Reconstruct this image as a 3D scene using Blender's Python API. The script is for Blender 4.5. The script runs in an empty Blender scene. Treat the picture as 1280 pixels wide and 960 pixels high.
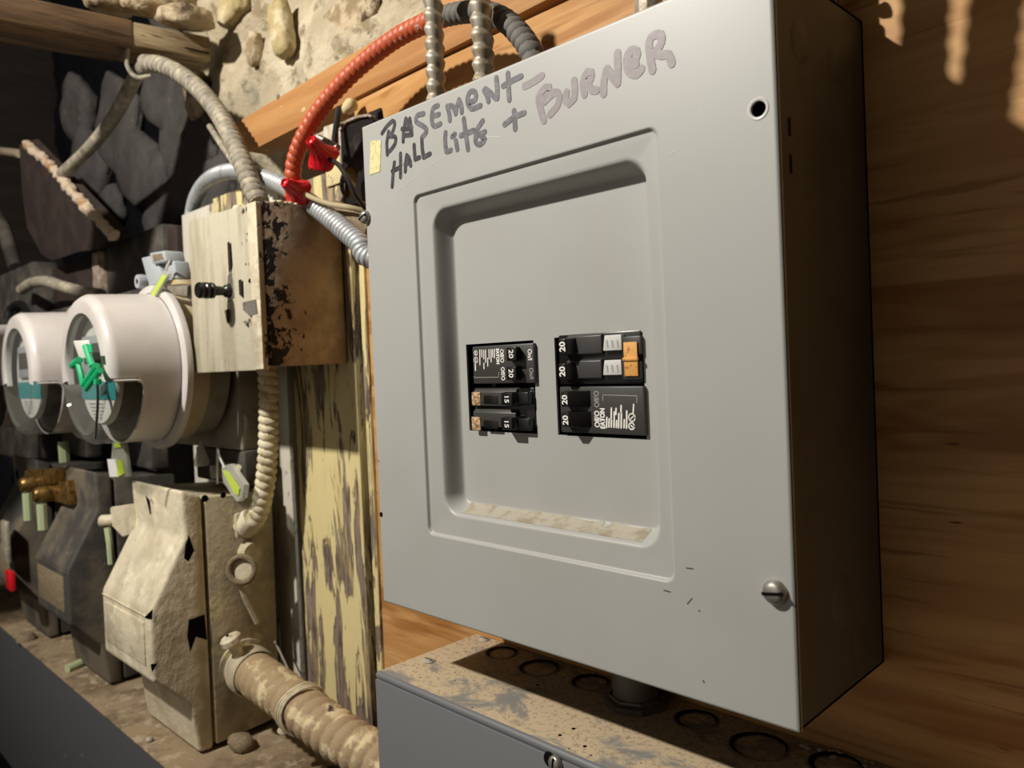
import bpy, bmesh, math, random
from mathutils import Vector, Matrix, noise
random.seed(7)
S = bpy.context.scene
COL = S.collection
PI = math.pi

# ------------------------------------------------------------------ camera
CR = Matrix(((0.69889563, 0.0172103, 0.71501657),
             (0.71392848, 0.04334942, -0.69887549),
             (-0.04302342, 0.99891172, 0.0180098)))
CC = Vector((0.44655435, -0.41985718, 0.16496102))
F, CX, CY = 977.14, 640 - 23.867, 480 - 11.854
cam_d = bpy.data.cameras.new('camera'); cam = bpy.data.objects.new('camera', cam_d); COL.objects.link(cam)
cam_d.sensor_width = 36; cam_d.lens = F / 1280 * 36
cam_d.shift_x = (640 - CX) / 1280; cam_d.shift_y = (CY - 480) / 1280
cam_d.clip_start = .01
cam.matrix_world = Matrix.Translation(CC) @ CR.to_4x4()
cam_d.dof.use_dof = True; cam_d.dof.focus_distance = .47; cam_d.dof.aperture_fstop = 11.0
S.camera = cam

# ------------------------------------------------------------------ light
w = bpy.data.worlds.new('basement_air'); S.world = w; w.use_nodes = True
w.node_tree.nodes['Background'].inputs[0].default_value = (1, .90, .78, 1)
w.node_tree.nodes['Background'].inputs[1].default_value = .40
ld = bpy.data.lights.new('bulb', 'POINT'); ld.energy = 71; ld.color = (1, .945, .855); ld.shadow_soft_size = .022
lo = bpy.data.objects.new('bulb', ld); lo.location = (-.26, -.86, .90); COL.objects.link(lo)
S.view_settings.view_transform = 'Standard'; S.view_settings.look = 'None'
S.view_settings.exposure = 0; S.view_settings.gamma = 1; S.view_settings.use_curve_mapping = False


def at(u, v, y=None, x=None, z=None):
    """the place in the room that a sight line meets on the plane x=, y= or z="""
    d = CR @ Vector(((u - CX) / F, -(v - CY) / F, -1))
    t = (y - CC.y) / d.y if y is not None else (x - CC.x) / d.x if x is not None else (z - CC.z) / d.z
    return CC + d * t


# ------------------------------------------------------------------ materials
def V4(c):
    return (*c, 1) if len(c) == 3 else c


def hx(s):
    """sRGB hex -> linear"""
    s = s.lstrip('#'); o = []
    for i in (0, 2, 4):
        c = int(s[i:i + 2], 16) / 255
        o.append(c / 12.92 if c <= .04045 else ((c + .055) / 1.055) ** 2.4)
    return tuple(o)


def mat(name, base, rough=.5, metal=0, layers=(), bump=(), spec=.5, trans=0, coat=0, obj_coords=False):
    """layers: dict(col, sc(scale or xyz), th, soft, det, rough, grad=(gx,gy,gz,off), lift, dist)"""
    m = bpy.data.materials.new(name); m.use_nodes = True
    nt = m.node_tree; N = nt.nodes; L = nt.links
    b = N['Principled BSDF']
    geo = N.new('ShaderNodeTexCoord' if obj_coords else 'ShaderNodeNewGeometry')
    P = geo.outputs['Object' if obj_coords else 'Position']

    def nz(sc, det, dist=0):
        mp = N.new('ShaderNodeMapping'); L.new(P, mp.inputs[0])
        mp.inputs['Scale'].default_value = (sc, sc, sc) if not hasattr(sc, '__len__') else sc
        n = N.new('ShaderNodeTexNoise'); L.new(mp.outputs[0], n.inputs['Vector'])
        n.inputs['Scale'].default_value = 1; n.inputs['Detail'].default_value = det
        n.inputs['Roughness'].default_value = .62; n.inputs['Distortion'].default_value = dist
        return n.outputs[0]

    def mth(op, a, c, clamp=False):
        k = N.new('ShaderNodeMath'); k.operation = op; k.use_clamp = clamp
        for i, q in enumerate((a, c)):
            if isinstance(q, (int, float)): k.inputs[i].default_value = q
            else: L.new(q, k.inputs[i])
        return k.outputs[0]
    rgb = N.new('ShaderNodeRGB'); rgb.outputs[0].default_value = V4(base); col = rgb.outputs[0]
    rv = N.new('ShaderNodeValue'); rv.outputs[0].default_value = rough; ro = rv.outputs[0]
    h = None
    for l in layers:
        f = nz(l.get('sc', 20), l.get('det', 4), l.get('dist', 0))
        if 'grad' in l:
            g = l['grad']
            vm = N.new('ShaderNodeVectorMath'); vm.operation = 'DOT_PRODUCT'; L.new(P, vm.inputs[0]); vm.inputs[1].default_value = g[:3]
            f = mth('ADD', f, mth('ADD', vm.outputs['Value'], g[3]))
        mr = N.new('ShaderNodeMapRange'); mr.interpolation_type = 'SMOOTHSTEP'
        mr.inputs[1].default_value = l['th'] - l.get('soft', .05); mr.inputs[2].default_value = l['th'] + l.get('soft', .05)
        L.new(f, mr.inputs[0]); k = mr.outputs[0]
        if 'amt' in l: k = mth('MULTIPLY', k, l['amt'])
        mx = N.new('ShaderNodeMix'); mx.data_type = 'RGBA'
        L.new(k, mx.inputs[0]); L.new(col, mx.inputs[6]); mx.inputs[7].default_value = V4(l['col']); col = mx.outputs[2]
        if 'rough' in l:
            q = N.new('ShaderNodeMix'); L.new(k, q.inputs[0]); L.new(ro, q.inputs[2]); q.inputs[3].default_value = l['rough']; ro = q.outputs[0]
        if l.get('lift'):
            e = mth('MULTIPLY', k, l['lift']); h = e if h is None else mth('ADD', h, e)
    for (sc, amp, det) in bump:
        e = mth('MULTIPLY', nz(sc, det), amp); h = e if h is None else mth('ADD', h, e)
    if h is not None:
        bp = N.new('ShaderNodeBump'); bp.inputs['Strength'].default_value = 1; bp.inputs['Distance'].default_value = 1
        L.new(h, bp.inputs['Height']); L.new(bp.outputs[0], b.inputs['Normal'])
    L.new(col, b.inputs['Base Color']); L.new(ro, b.inputs['Roughness'])
    b.inputs['Metallic'].default_value = metal
    b.inputs['Specular IOR Level'].default_value = spec
    b.inputs['Transmission Weight'].default_value = trans
    b.inputs['Coat Weight'].default_value = coat
    return m


def glassy(name, col, alpha, rough=.05):
    """thin clear plastic: mostly see-through, with a glossy skin"""
    m = bpy.data.materials.new(name); m.use_nodes = True
    nt = m.node_tree; N = nt.nodes; L = nt.links
    b = N['Principled BSDF']; b.inputs['Base Color'].default_value = V4(col); b.inputs['Roughness'].default_value = rough
    tr = N.new('ShaderNodeBsdfTransparent'); tr.inputs[0].default_value = (.93, .95, .94, 1)
    mx = N.new('ShaderNodeMixShader'); mx.inputs[0].default_value = alpha
    L.new(tr.outputs[0], mx.inputs[1]); L.new(b.outputs[0], mx.inputs[2])
    L.new(mx.outputs[0], N['Material Output'].inputs[0])
    return m


M = {}
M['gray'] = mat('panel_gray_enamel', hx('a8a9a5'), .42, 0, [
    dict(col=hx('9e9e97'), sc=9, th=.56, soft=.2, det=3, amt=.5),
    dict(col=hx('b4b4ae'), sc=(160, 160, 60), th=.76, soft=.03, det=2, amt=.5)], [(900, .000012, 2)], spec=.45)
M['box_gray'] = mat('box_gray_enamel', hx('504e49'), .5, 0, [dict(col=hx('45433e'), sc=14, th=.55, soft=.1)], [(700, .00002, 2)])  # panel's gray enamel, darkened to put the right side's shade into the colour
M['dust'] = mat('settled_dust', hx('aca597'), .95, 0, [dict(col=hx('958b78'), sc=120, th=.55, soft=.12)], [(900, .0004, 4)], spec=.1)
M['trough'] = mat('gray_trough_paint', hx('6c6d70'), .48, 0, [
    dict(col=hx('7d7d7e'), sc=(60, 60, 60), th=.7, soft=.03, amt=.5)], [(600, .00002, 2)])
M['trough_top'] = mat('dusty_gray_trough_lid', hx('807f7c'), .6, 0, [
    dict(col=hx('bba88a'), sc=(28, 42, 30), th=.44, soft=.07, det=6, rough=.95, lift=.0003, dist=.6),
    dict(col=hx('8a7860'), sc=300, th=.58, soft=.06, det=2, amt=.6)], [(1100, .0003, 3)], spec=.25)
M['ko'] = mat('knockout_dust', hx('7f715c'), .9, 0, [dict(col=hx('97866c'), sc=400, th=.56, soft=.06)], [(800, .0012, 3)], spec=.1)
M['zinc'] = mat('dull_zinc', hx('a9a69e'), .38, .75, [dict(col=hx('7d786d'), sc=200, th=.55, soft=.15, rough=.6)], [(900, .00004, 2)])
M['armor'] = mat('galvanised_armor', hx('b9b1a4'), .46, .55, [dict(col=hx('857860'), sc=140, th=.52, soft=.2, rough=.65)], [(900, .00003, 2)])
M['silver_flex'] = mat('blue_gray_flex', hx('b4b8bb'), .42, .35, [dict(col=hx('8b8a84'), sc=80, th=.6, soft=.15, rough=.6)])
M['gray_flex'] = mat('dusty_gray_painted_flex', hx('8d8678'), .62, 0, [dict(col=hx('b3a993'), sc=90, th=.56, soft=.1), dict(col=hx('6f695e'), sc=40, th=.6, soft=.1)], [(500, .0001, 3)], spec=.3)
M['cream_flex'] = mat('cream_painted_flex', hx('d6ccb0'), .6, 0, [dict(col=hx('a6966f'), sc=60, th=.57, soft=.12)], [(500, .0002, 3)], spec=.3)
M['tan_flex'] = mat('dusty_cream_flex', hx('a08a6c'), .75, 0, [
    dict(col=hx('cdbb96'), sc=40, th=.55, soft=.05, det=5, lift=.0004), dict(col=hx('4a4038'), sc=28, th=.66, soft=.04)], [(300, .0005, 4)], spec=.25)
M['red_flex'] = mat('red_painted_armor', hx('b4512f'), .5, 0, [
    dict(col=hx('cfc4b4'), sc=160, th=.66, soft=.05, det=4, grad=(1.1, 0, 0, .03), amt=.8),
    dict(col=hx('63605a'), sc=70, th=.55, soft=.06, det=3, grad=(14, 0, 0, -.35), rough=.75)], [(600, .0001, 2)])
M['red'] = mat('red_plastic', hx('cf1c28'), .32, spec=.5)
M['black'] = mat('black_plastic', hx('161514'), .3)
M['black_face'] = mat('charcoal_breaker_face', hx('3b3a38'), .42, 0, [], [(1500, .00002, 2)])
M['void'] = mat('unlit_inside', hx('0d0c0b'), .9, spec=.1)
M['white_ink'] = mat('white_print', hx('e9e7e0'), .6)
M['gray_ink'] = mat('gray_print', hx('a9a8a2'), .6)
M['ink1'] = mat('black_marker', hx('27262b'), .5, 0, [dict(col=hx('48474d'), sc=260, th=.55, soft=.15)])
M['ink2'] = mat('fading_marker', hx('545359'), .5, 0, [dict(col=hx('717076'), sc=260, th=.55, soft=.15)])
M['ink3'] = mat('faded_mauve_marker', hx('857d7f'), .5, 0, [dict(col=hx('928b8c'), sc=260, th=.55, soft=.15)])
M['tape'] = mat('masking_tape', hx('d9cf9c'), .8, 0, [dict(col=hx('c3b67e'), sc=300, th=.55, soft=.1)], [(900, .0001, 3)])
M['orange_tag'] = mat('orange_sticker', hx('dca053'), .6, 0, [dict(col=hx('a87434'), sc=330, th=.6, soft=.06)])
M['brown_tag'] = mat('dirty_brown_sticker', hx('8c6c48'), .8, 0, [dict(col=hx('c9a883'), sc=500, th=.5, soft=.06), dict(col=hx('5e512c'), sc=300, th=.58, soft=.05)])
M['label_gray'] = mat('pale_gray_label', hx('c9c8c6'), .4)
M['plywood'] = mat('plywood_face', hx('b0824e'), .55, 0, [
    dict(col=hx('c2965f'), sc=(3.0, 3, 30), th=.5, soft=.12, det=4, dist=1.1),
    dict(col=hx('93602c'), sc=(2.2, 2, 22), th=.56, soft=.07, det=3, dist=1.6, amt=.8),
    dict(col=hx('7d4e22'), sc=(9, 9, 150), th=.63, soft=.08, det=3, dist=.6, amt=.6),
    dict(col=hx('5a3416'), sc=(25, 25, 160), th=.74, soft=.02, det=2)], [((30, 30, 500), .0002, 3)], spec=.3)
M['pine'] = mat('pine_strip', hx('a97849'), .55, 0, [
    dict(col=hx('b58755'), sc=(4, 9, 60), th=.52, soft=.1, det=3), dict(col=hx('d9c09a'), sc=(50, 50, 90), th=.71, soft=.03)], [((20, 20, 400), .0002, 3)], spec=.3)
M['peel'] = mat('peeling_cream_board', hx('7d6e61'), .8, 0, [
    dict(col=hx('54473e'), sc=(160, 160, 22), th=.53, soft=.10, det=6),
    dict(col=hx('948574'), sc=(240, 240, 40), th=.60, soft=.06, det=4),
    dict(col=hx('cfc08d'), sc=(42, 42, 7), th=.49, soft=.012, det=9, dist=.9, rough=.5, lift=.0008),
    dict(col=hx('b5a26c'), sc=(60, 60, 9), th=.60, soft=.06, det=6, amt=.5),
    dict(col=hx('4a3d34'), sc=(300, 300, 60), th=.70, soft=.02, det=4, amt=.8)], [((200, 200, 30), .0008, 5)], spec=.3)
M['peel_white'] = mat('white_painted_plank', hx('c2bdb0'), .65, 0, [
    dict(col=hx('2e2a26'), sc=(40, 40, 12), th=.64, soft=.02, det=5, lift=-.0008), dict(col=hx('a89a78'), sc=(60, 60, 18), th=.6, soft=.08)], [(160, .0006, 4)], spec=.3)
M['dark_wood'] = mat('dark_gap_wood', hx('2d231b'), .85, 0, [dict(col=hx('8b7d5d'), sc=(70, 70, 10), th=.62, soft=.03, det=5)], [((100, 100, 14), .001, 4)], spec=.2)
M['white_front'] = mat('cream_painted_steel', hx('bdb6a1'), .5, 0, [
    dict(col=hx('a79f88'), sc=(70, 70, 9), th=.55, soft=.12, det=3), dict(col=hx('3a342c'), sc=55, th=.69, soft=.012, det=7, lift=-.0006, grad=(2.6, 0, 0, .57))],
    [((180, 180, 16), .0005, 4), (70, .0008, 3)], spec=.4)
M['peel_side'] = mat('brown_peeling_side', hx('bba98f'), .42, 0, [
    dict(col=hx('998670'), sc=40, th=.52, soft=.15, det=3),
    dict(col=hx('171310'), sc=85, th=.62, soft=.012, det=6, dist=.4, lift=-.0006, grad=(0, -5, 0, -.265)),
    dict(col=hx('b09a52'), sc=60, th=.66, soft=.03, det=4, grad=(0, 4, 0, .08))], [(90, .001, 4), (30, .0012, 2)], spec=.45)
M['cream_cast'] = mat('cream_painted_casting', hx('d2c7ac'), .55, 0, [
    dict(col=hx('b9ad94'), sc=26, th=.55, soft=.15, det=3), dict(col=hx('e6ddc4'), sc=45, th=.62, soft=.12, det=4),
    dict(col=hx('1e1a17'), sc=38, th=.695, soft=.012, det=6, lift=-.0006)], [((90, 120, 90), .0014, 5), (28, .001, 3)], spec=.4)
M['cream_side'] = mat('grimy_cream_box_side', hx('b5a98d'), .6, 0, [
    dict(col=hx('9f9582'), sc=30, th=.54, soft=.12), dict(col=hx('c6ba92'), sc=42, th=.6, soft=.07), dict(col=hx('2a241e'), sc=40, th=.71, soft=.015, det=6)], [(110, .001, 5)], spec=.35)
M['meter_white'] = mat('meter_white_plastic', hx('d2ccc9'), .28, 0, [dict(col=hx('c4bdb6'), sc=12, th=.55, soft=.2)], spec=.5)
M['meter_ring'] = mat('dull_tin_ring', hx('b3a78a'), .5, 0, [dict(col=hx('b79b52'), sc=50, th=.6, soft=.1)], [(200, .0003, 3)])
M['clear'] = glassy('clear_polycarbonate', hx('8d8d86'), .22)
M['clear_tag'] = glassy('clear_seal_plastic', hx('c9c8bb'), .5, .2)
M['teal'] = mat('teal_print', hx('2f8f93'), .5)
M['face_white'] = mat('meter_face', hx('d9d8d2'), .5)
M['green'] = mat('green_seal_plastic', hx('1fae74'), .35)
M['lime'] = mat('lime_seal_plastic', hx('b9cf4a'), .4)
M['pale_green'] = mat('pale_green_seal_plastic', hx('a9b48c'), .45)
M['latch_gray'] = mat('pale_gray_latch', hx('a9afb3'), .4)
M['brass'] = mat('tarnished_brass', hx('8a6c38'), .4, .7, [dict(col=hx('4c3b22'), sc=120, th=.55, soft=.12)])
M['socket_gray'] = mat('beige_gray_socket', hx('8f887c'), .6, 0, [dict(col=hx('7a7264'), sc=30, th=.55, soft=.12)], [(120, .0004, 3)], spec=.3)
M['dark_steel'] = mat('dusty_black_steel', hx('3a3835'), .6, 0, [dict(col=hx('5a544b'), sc=25, th=.56, soft=.14, rough=.85), dict(col=hx('8c8478'), sc=120, th=.72, soft=.03, amt=.6)], [(120, .0004, 4)], spec=.35)
M['dark_cast'] = mat('dusty_black_casting', hx('42403d'), .6, 0, [dict(col=hx('6b6152'), sc=14, th=.52, soft=.12, rough=.9), dict(col=hx('a39a8b'), sc=110, th=.73, soft=.03, amt=.6)], [(140, .0005, 4)], spec=.35)
M['slate'] = mat('dark_brown_slate', hx('3b2f2b'), .8, 0, [dict(col=hx('2b2422'), sc=20, th=.5, soft=.15)], [(80, .0008, 4)], spec=.25)
M['slate_edge'] = mat('pale_broken_edge', hx('b7a58f'), .85, 0, [dict(col=hx('9a7140'), sc=40, th=.6, soft=.05)], [(160, .0012, 4)])
M['ltrough'] = mat('dark_gray_trough', hx('46474a'), .5, 0, [dict(col=hx('6a655d'), sc=50, th=.68, soft=.04)], [(300, .0001, 2)])
M['ltrough_top'] = mat('brown_dusty_trough_top', hx('8d7b62'), .95, 0, [dict(col=hx('6c5c49'), sc=22, th=.52, soft=.1, det=5), dict(col=hx('a2927a'), sc=70, th=.6, soft=.08)], [(400, .0008, 4)], spec=.15)
M['joist'] = mat('old_brown_joist', hx('665344'), .8, 0, [
    dict(col=hx('7d654c'), sc=(40, 5, 40), th=.52, soft=.12, det=4), dict(col=hx('473729'), sc=(120, 9, 120), th=.58, soft=.08, det=3)], [((200, 20, 200), .001, 4)], spec=.25)
M['joist_worn'] = mat('weathered_joist_end', hx('85735a'), .85, 0, [dict(col=hx('a39374'), sc=(160, 12, 160), th=.5, soft=.1, det=4), dict(col=hx('5a4a36'), sc=(220, 18, 220), th=.6, soft=.06)], [((260, 24, 260), .0014, 4)], spec=.2)
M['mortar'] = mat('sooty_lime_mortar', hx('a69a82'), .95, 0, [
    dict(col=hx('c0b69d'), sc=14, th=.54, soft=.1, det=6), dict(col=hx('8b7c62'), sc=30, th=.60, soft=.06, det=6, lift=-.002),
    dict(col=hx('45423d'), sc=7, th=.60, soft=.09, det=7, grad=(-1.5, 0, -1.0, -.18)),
    dict(col=hx('14141a'), sc=5, th=.6, soft=.08, det=5, grad=(-2.2, 0, .2, -1.98))],  # near-black at far left paints the darkness of the joist bay
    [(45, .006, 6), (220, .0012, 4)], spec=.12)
M['stone_pale'] = mat('pale_field_stone', hx('aa9a72'), .9, 0, [dict(col=hx('8a7a55'), sc=40, th=.55, soft=.1), dict(col=hx('c9bea0'), sc=30, th=.6, soft=.1)], [(80, .003, 5)], spec=.15)
M['stone_white'] = mat('chalky_stone', hx('b9a98d'), .95, 0, [dict(col=hx('8e7c62'), sc=40, th=.52, soft=.08), dict(col=hx('4a3c30'), sc=30, th=.62, soft=.05)], [(90, .004, 5)], spec=.12)
M['stone_dark'] = mat('sooty_field_stone', hx('474442'), .85, 0, [dict(col=hx('383533'), sc=16, th=.5, soft=.15, det=5), dict(col=hx('6c665c'), sc=60, th=.69, soft=.05, det=5)], [(45, .004, 6)], spec=.3)
M['concrete'] = mat('basement_concrete', hx('4a453d'), .9, 0, [dict(col=hx('5c564b'), sc=6, th=.5, soft=.2)], [(60, .002, 4)])
M['old_boards'] = mat('old_ceiling_boards', hx('2b221b'), .9, 0, [dict(col=hx('1d1712'), sc=(40, 4, 40), th=.5, soft=.2)], [((120, 12, 120), .002, 4)])
M['bracket'] = mat('dark_bracket_steel', hx('120d0c'), .4, 0, [dict(col=hx('3a2f2a'), sc=60, th=.62, soft=.1)])
M['bracket_edge'] = mat('worn_bracket_lip', hx('8b7a6c'), .5, 0, [dict(col=hx('b5a696'), sc=120, th=.55, soft=.1)])  # paler than the plate
M['wire_black'] = mat('black_insulation', hx('1c1b1a'), .35)
M['wire_cream'] = mat('cream_insulation', hx('a99b7c'), .5)
M['plaster'] = mat('cream_plaster_chip', hx('c7b78c'), .9, 0, [dict(col=hx('6c5a44'), sc=90, th=.6, soft=.04, det=4)], [(160, .001, 4)])
M['speckle'] = mat('cream_speckled_plank', hx('cdbf90'), .75, 0, [dict(col=hx('6b5b44'), sc=170, th=.66, soft=.03, det=3), dict(col=hx('4a3d33'), sc=22, th=.70, soft=.02, det=5)], [(160, .0006, 4)])


# ------------------------------------------------------------------ mesh helpers
class MB:
    def __init__(s): s.bm = bmesh.new()

    def quad(s, pts):
        return s.bm.faces.new([s.bm.verts.new(p) for p in pts])

    def box(s, a, b, bev=0, seg=2):
        lo = [min(a[i], b[i]) for i in range(3)]; hi = [max(a[i], b[i]) for i in range(3)]
        t = bmesh.new(); bmesh.ops.create_cube(t, size=1)
        for v in t.verts:
            v.co = Vector([lo[i] if v.co[i] < 0 else hi[i] for i in range(3)])
        if bev: bmesh.ops.bevel(t, geom=t.edges[:], offset=bev, segments=seg, affect='EDGES', profile=.5)
        return s.join(t)

    def join(s, t, mtx=None):
        if mtx is not None: bmesh.ops.transform(t, matrix=mtx, verts=t.verts)
        m = bpy.data.meshes.new('t'); t.to_mesh(m); t.free(); s.bm.from_mesh(m); bpy.data.meshes.remove(m)
        return s

    def hexa(s, p, bev=0):
        """8 corners: 4 of one face in a ring, then the 4 behind them"""
        t = bmesh.new(); v = [t.verts.new(q) for q in p]
        for f in ((0, 1, 2, 3), (7, 6, 5, 4), (0, 4, 5, 1), (1, 5, 6, 2), (2, 6, 7, 3), (3, 7, 4, 0)): t.faces.new([v[i] for i in f])
        bmesh.ops.recalc_face_normals(t, faces=t.faces)
        if bev: bmesh.ops.bevel(t, geom=t.edges[:], offset=bev, segments=2, affect='EDGES', profile=.5)
        return s.join(t)

    def prism(s, prof, a, b, axis='x', bev=0, seg=2):
        """polygon prof in the two other axes, swept from a to b along axis"""
        def mk(u, v, c): return {'x': (c, u, v), 'y': (u, c, v), 'z': (u, v, c)}[axis]
        t = bmesh.new(); A = [t.verts.new(mk(u, v, a)) for u, v in prof]; B = [t.verts.new(mk(u, v, b)) for u, v in prof]
        n = len(prof); t.faces.new(A); t.faces.new(B[::-1])
        for i in range(n): t.faces.new((A[i], B[i], B[(i + 1) % n], A[(i + 1) % n]))
        bmesh.ops.recalc_face_normals(t, faces=t.faces)
        if bev: bmesh.ops.bevel(t, geom=t.edges[:], offset=bev, segments=seg, affect='EDGES', profile=.5)
        return s.join(t)

    def lathe(s, prof, o, ax, n=32, a0=0, a1=2 * PI):
        """prof: list of (radius, distance along ax) about origin o"""
        ax = Vector(ax).normalized(); e = ax.orthogonal().normalized(); g = ax.cross(e); o = Vector(o); rows = []
        full = abs(a1 - a0 - 2 * PI) < 1e-6; cnt = n if full else n + 1
        for r, d in prof:
            rows.append([s.bm.verts.new(o + ax * d + (e * math.cos(a0 + (a1 - a0) * i / n) + g * math.sin(a0 + (a1 - a0) * i / n)) * r) for i in range(cnt)] if r > 1e-9 else [s.bm.verts.new(o + ax * d)])
        for A, B in zip(rows, rows[1:]):
            for i in range(n):
                j = (i + 1) % cnt
                if len(A) == 1 and len(B) == 1: continue
                if len(A) == 1: s.bm.faces.new((A[0], B[j], B[i]))
                elif len(B) == 1: s.bm.faces.new((A[i], A[j], B[0]))
                else: s.bm.faces.new((A[i], A[j], B[j], B[i]))
        return s

    def tube(s, pts, r, n=12, rad=None, step=.004, caps=True):
        """sweep along a smoothed path; rad(s, theta) may modulate the radius"""
        P = smooth(pts, step); rows = []; d0 = None; acc = 0
        for i, p in enumerate(P):
            t = (P[min(i + 1, len(P) - 1)] - P[max(i - 1, 0)]).normalized()
            if d0 is None: e = t.orthogonal().normalized()
            else: e = (e - t * e.dot(t)).normalized()
            d0 = t; g = t.cross(e)
            if i: acc += (p - P[i - 1]).length
            row = []
            for k in range(n):
                a = 2 * PI * k / n; q = r if rad is None else rad(acc, a)
                row.append(s.bm.verts.new(p + (e * math.cos(a) + g * math.sin(a)) * q))
            rows.append(row)
        for A, B in zip(rows, rows[1:]):
            for k in range(n): s.bm.faces.new((A[k], A[(k + 1) % n], B[(k + 1) % n], B[k]))
        if caps:
            s.bm.faces.new(rows[0][::-1]); s.bm.faces.new(rows[-1])
        return s

    def flex(s, pts, r, pitch, amp=.13, n=16, per=8, sharp=.6, saw=False):
        """armored cable: the strip winds helically, rounded lobes with tight grooves"""
        def rad(a, th):
            t = (a / pitch + th / (2 * PI)) % 1
            if saw: return r * (1 - amp + amp * (min(t / .62, (1 - t) / .38)) ** .8)
            return r * (1 - amp + amp * abs(math.sin(PI * t)) ** sharp)
        return s.tube(pts, r, n, rad, pitch / per)

    def ribbon(s, pts, wd, y):
        """flat brush stroke on the plane y (points are x,z), with round ends"""
        P = [Vector((p[0], p[1])) for p in pts]
        if len(P) > 2: P = [Vector((q.x, q.y)) for q in smooth([(p.x, p.y, 0) for p in P], wd * .5)]
        L_, R_ = [], []
        for i, p in enumerate(P):
            t = (P[min(i + 1, len(P) - 1)] - P[max(i - 1, 0)]);  t = t.normalized() if t.length else Vector((1, 0))
            nrm = Vector((-t.y, t.x)) * wd / 2
            L_.append(s.bm.verts.new((p.x + nrm.x, y, p.y + nrm.y))); R_.append(s.bm.verts.new((p.x - nrm.x, y, p.y - nrm.y)))
        for i in range(len(P) - 1): s.bm.faces.new((L_[i], R_[i], R_[i + 1], L_[i + 1]))
        for p in (P[0], P[-1]):
            c = [s.bm.verts.new((p.x + wd / 2 * math.cos(a), y - 1e-6, p.y + wd / 2 * math.sin(a))) for a in [2 * PI * k / 10 for k in range(10)]]
            s.bm.faces.new(c)
        return s

    def text(s, str_, size, c, rot, y, bold=0, sx=1):
        cu = bpy.data.curves.new('t', 'FONT'); cu.body = str_; cu.size = size; cu.align_x = 'CENTER'; cu.align_y = 'CENTER'; cu.offset = bold
        cu.resolution_u = 3
        o = bpy.data.objects.new('t', cu); COL.objects.link(o)
        bpy.context.view_layer.update()
        me = bpy.data.meshes.new_from_object(o.evaluated_get(bpy.context.evaluated_depsgraph_get()))
        ca, sa = math.cos(rot), math.sin(rot)
        for v in me.vertices:
            u, q = v.co.x * sx, v.co.y
            v.co = (c[0] + u * ca - q * sa, y, c[1] + u * sa + q * ca)
        s.bm.from_mesh(me); bpy.data.objects.remove(o); bpy.data.curves.remove(cu); bpy.data.meshes.remove(me)
        return s

    def build(s, name, m, parent=None, smooth_=True, ang=35, origin=None):
        bm = s.bm
        bmesh.ops.recalc_face_normals(bm, faces=bm.faces)
        org = Vector(origin) if origin is not None else (world_of(parent) if parent else Vector((0, 0, 0)))
        if parent is None and origin is None and bm.verts:
            xs = [v.co for v in bm.verts]
            org = Vector([(min(v[i] for v in xs) + max(v[i] for v in xs)) / 2 for i in range(3)])
        for v in bm.verts: v.co -= org
        me = bpy.data.meshes.new(name)
        if smooth_:
            for e in bm.edges:
                e.smooth = not (len(e.link_faces) == 2 and e.calc_face_angle(0) > math.radians(ang))
            for f in bm.faces: f.smooth = True
        bm.to_mesh(me); bm.free()
        me.materials.append(m)
        o = bpy.data.objects.new(name, me); COL.objects.link(o)
        if parent is not None:
            o.parent = parent
            o.location = org - world_of(parent)
        else: o.location = org
        return o


def world_of(o):
    p = Vector((0, 0, 0))
    while o is not None: p += o.location; o = o.parent
    return p


def smooth(pts, step):
    P = [Vector(p) for p in pts]
    if len(P) == 2:
        n = max(1, int((P[1] - P[0]).length / step)); return [P[0].lerp(P[1], i / n) for i in range(n + 1)]
    Q = [P[0] * 2 - P[1]] + P + [P[-1] * 2 - P[-2]]; out = []
    for i in range(1, len(Q) - 2):
        a, b, c, d = Q[i - 1:i + 3]; n = max(1, round((c - b).length / step))
        for k in range(n):
            t = k / n
            out.append(.5 * ((2 * b) + (c - a) * t + (2 * a - 5 * b + 4 * c - d) * t * t + (3 * b - a - 3 * c + d) * t ** 3))
    out.append(P[-1]); return out


def tag(o, label, cat, group=None):
    o['label'] = label; o['category'] = cat
    if group: o['group'] = group
    return o


def thing(name, label, cat, loc, group=None):
    o = bpy.data.objects.new(name, None); o.empty_display_size = .02; COL.objects.link(o); o.location = loc
    return tag(o, label, cat, group)


def structure(o):
    o['kind'] = 'structure'; return o


def stuff(o):
    o['kind'] = 'stuff'; return o


def apath(pts, y=None):
    return [at(p[0], p[1], y=(p[2] if len(p) > 2 else y)) for p in pts]


def rock(c, r, seed, sub=3, rot=0, blk=.45):
    """an irregular stone: centre, three half sizes"""
    t = bmesh.new(); bmesh.ops.create_icosphere(t, subdivisions=sub, radius=1)
    for v in t.verts:
        d = v.co.copy()
        # squarish block, then knocked about
        k = max(abs(d.x), abs(d.y), abs(d.z)); d = d.lerp(d / k * .9, blk)
        d *= 1 + (.22 if blk < .6 else .10) * noise.noise(v.co * 1.3 + Vector((seed, seed * 2, 0))) + .10 * noise.noise(v.co * 3.5 + Vector((seed, 0, seed)))
        x, z = d.x * r[0], d.z * r[2]
        v.co = Vector((c[0] + x * math.cos(rot) - z * math.sin(rot), c[1] + d.y * r[1], c[2] + x * math.sin(rot) + z * math.cos(rot)))
    m = MB(); m.join(t); return m


# ================================================================== SETTING
def wall_y(x, z):
    p = Vector((x, 0, z))
    y = .062 + .020 * noise.noise(p * 7) + .010 * noise.noise(p * 19) + .004 * noise.noise(p * 55)
    if x < -.75:                                   # the wall falls back into the dark joist bay at the far left
        k = min(1, (-.75 - x) / .14) * min(1, max(0, (z - .38) / .1))
        y += .30 * k
    return y


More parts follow.
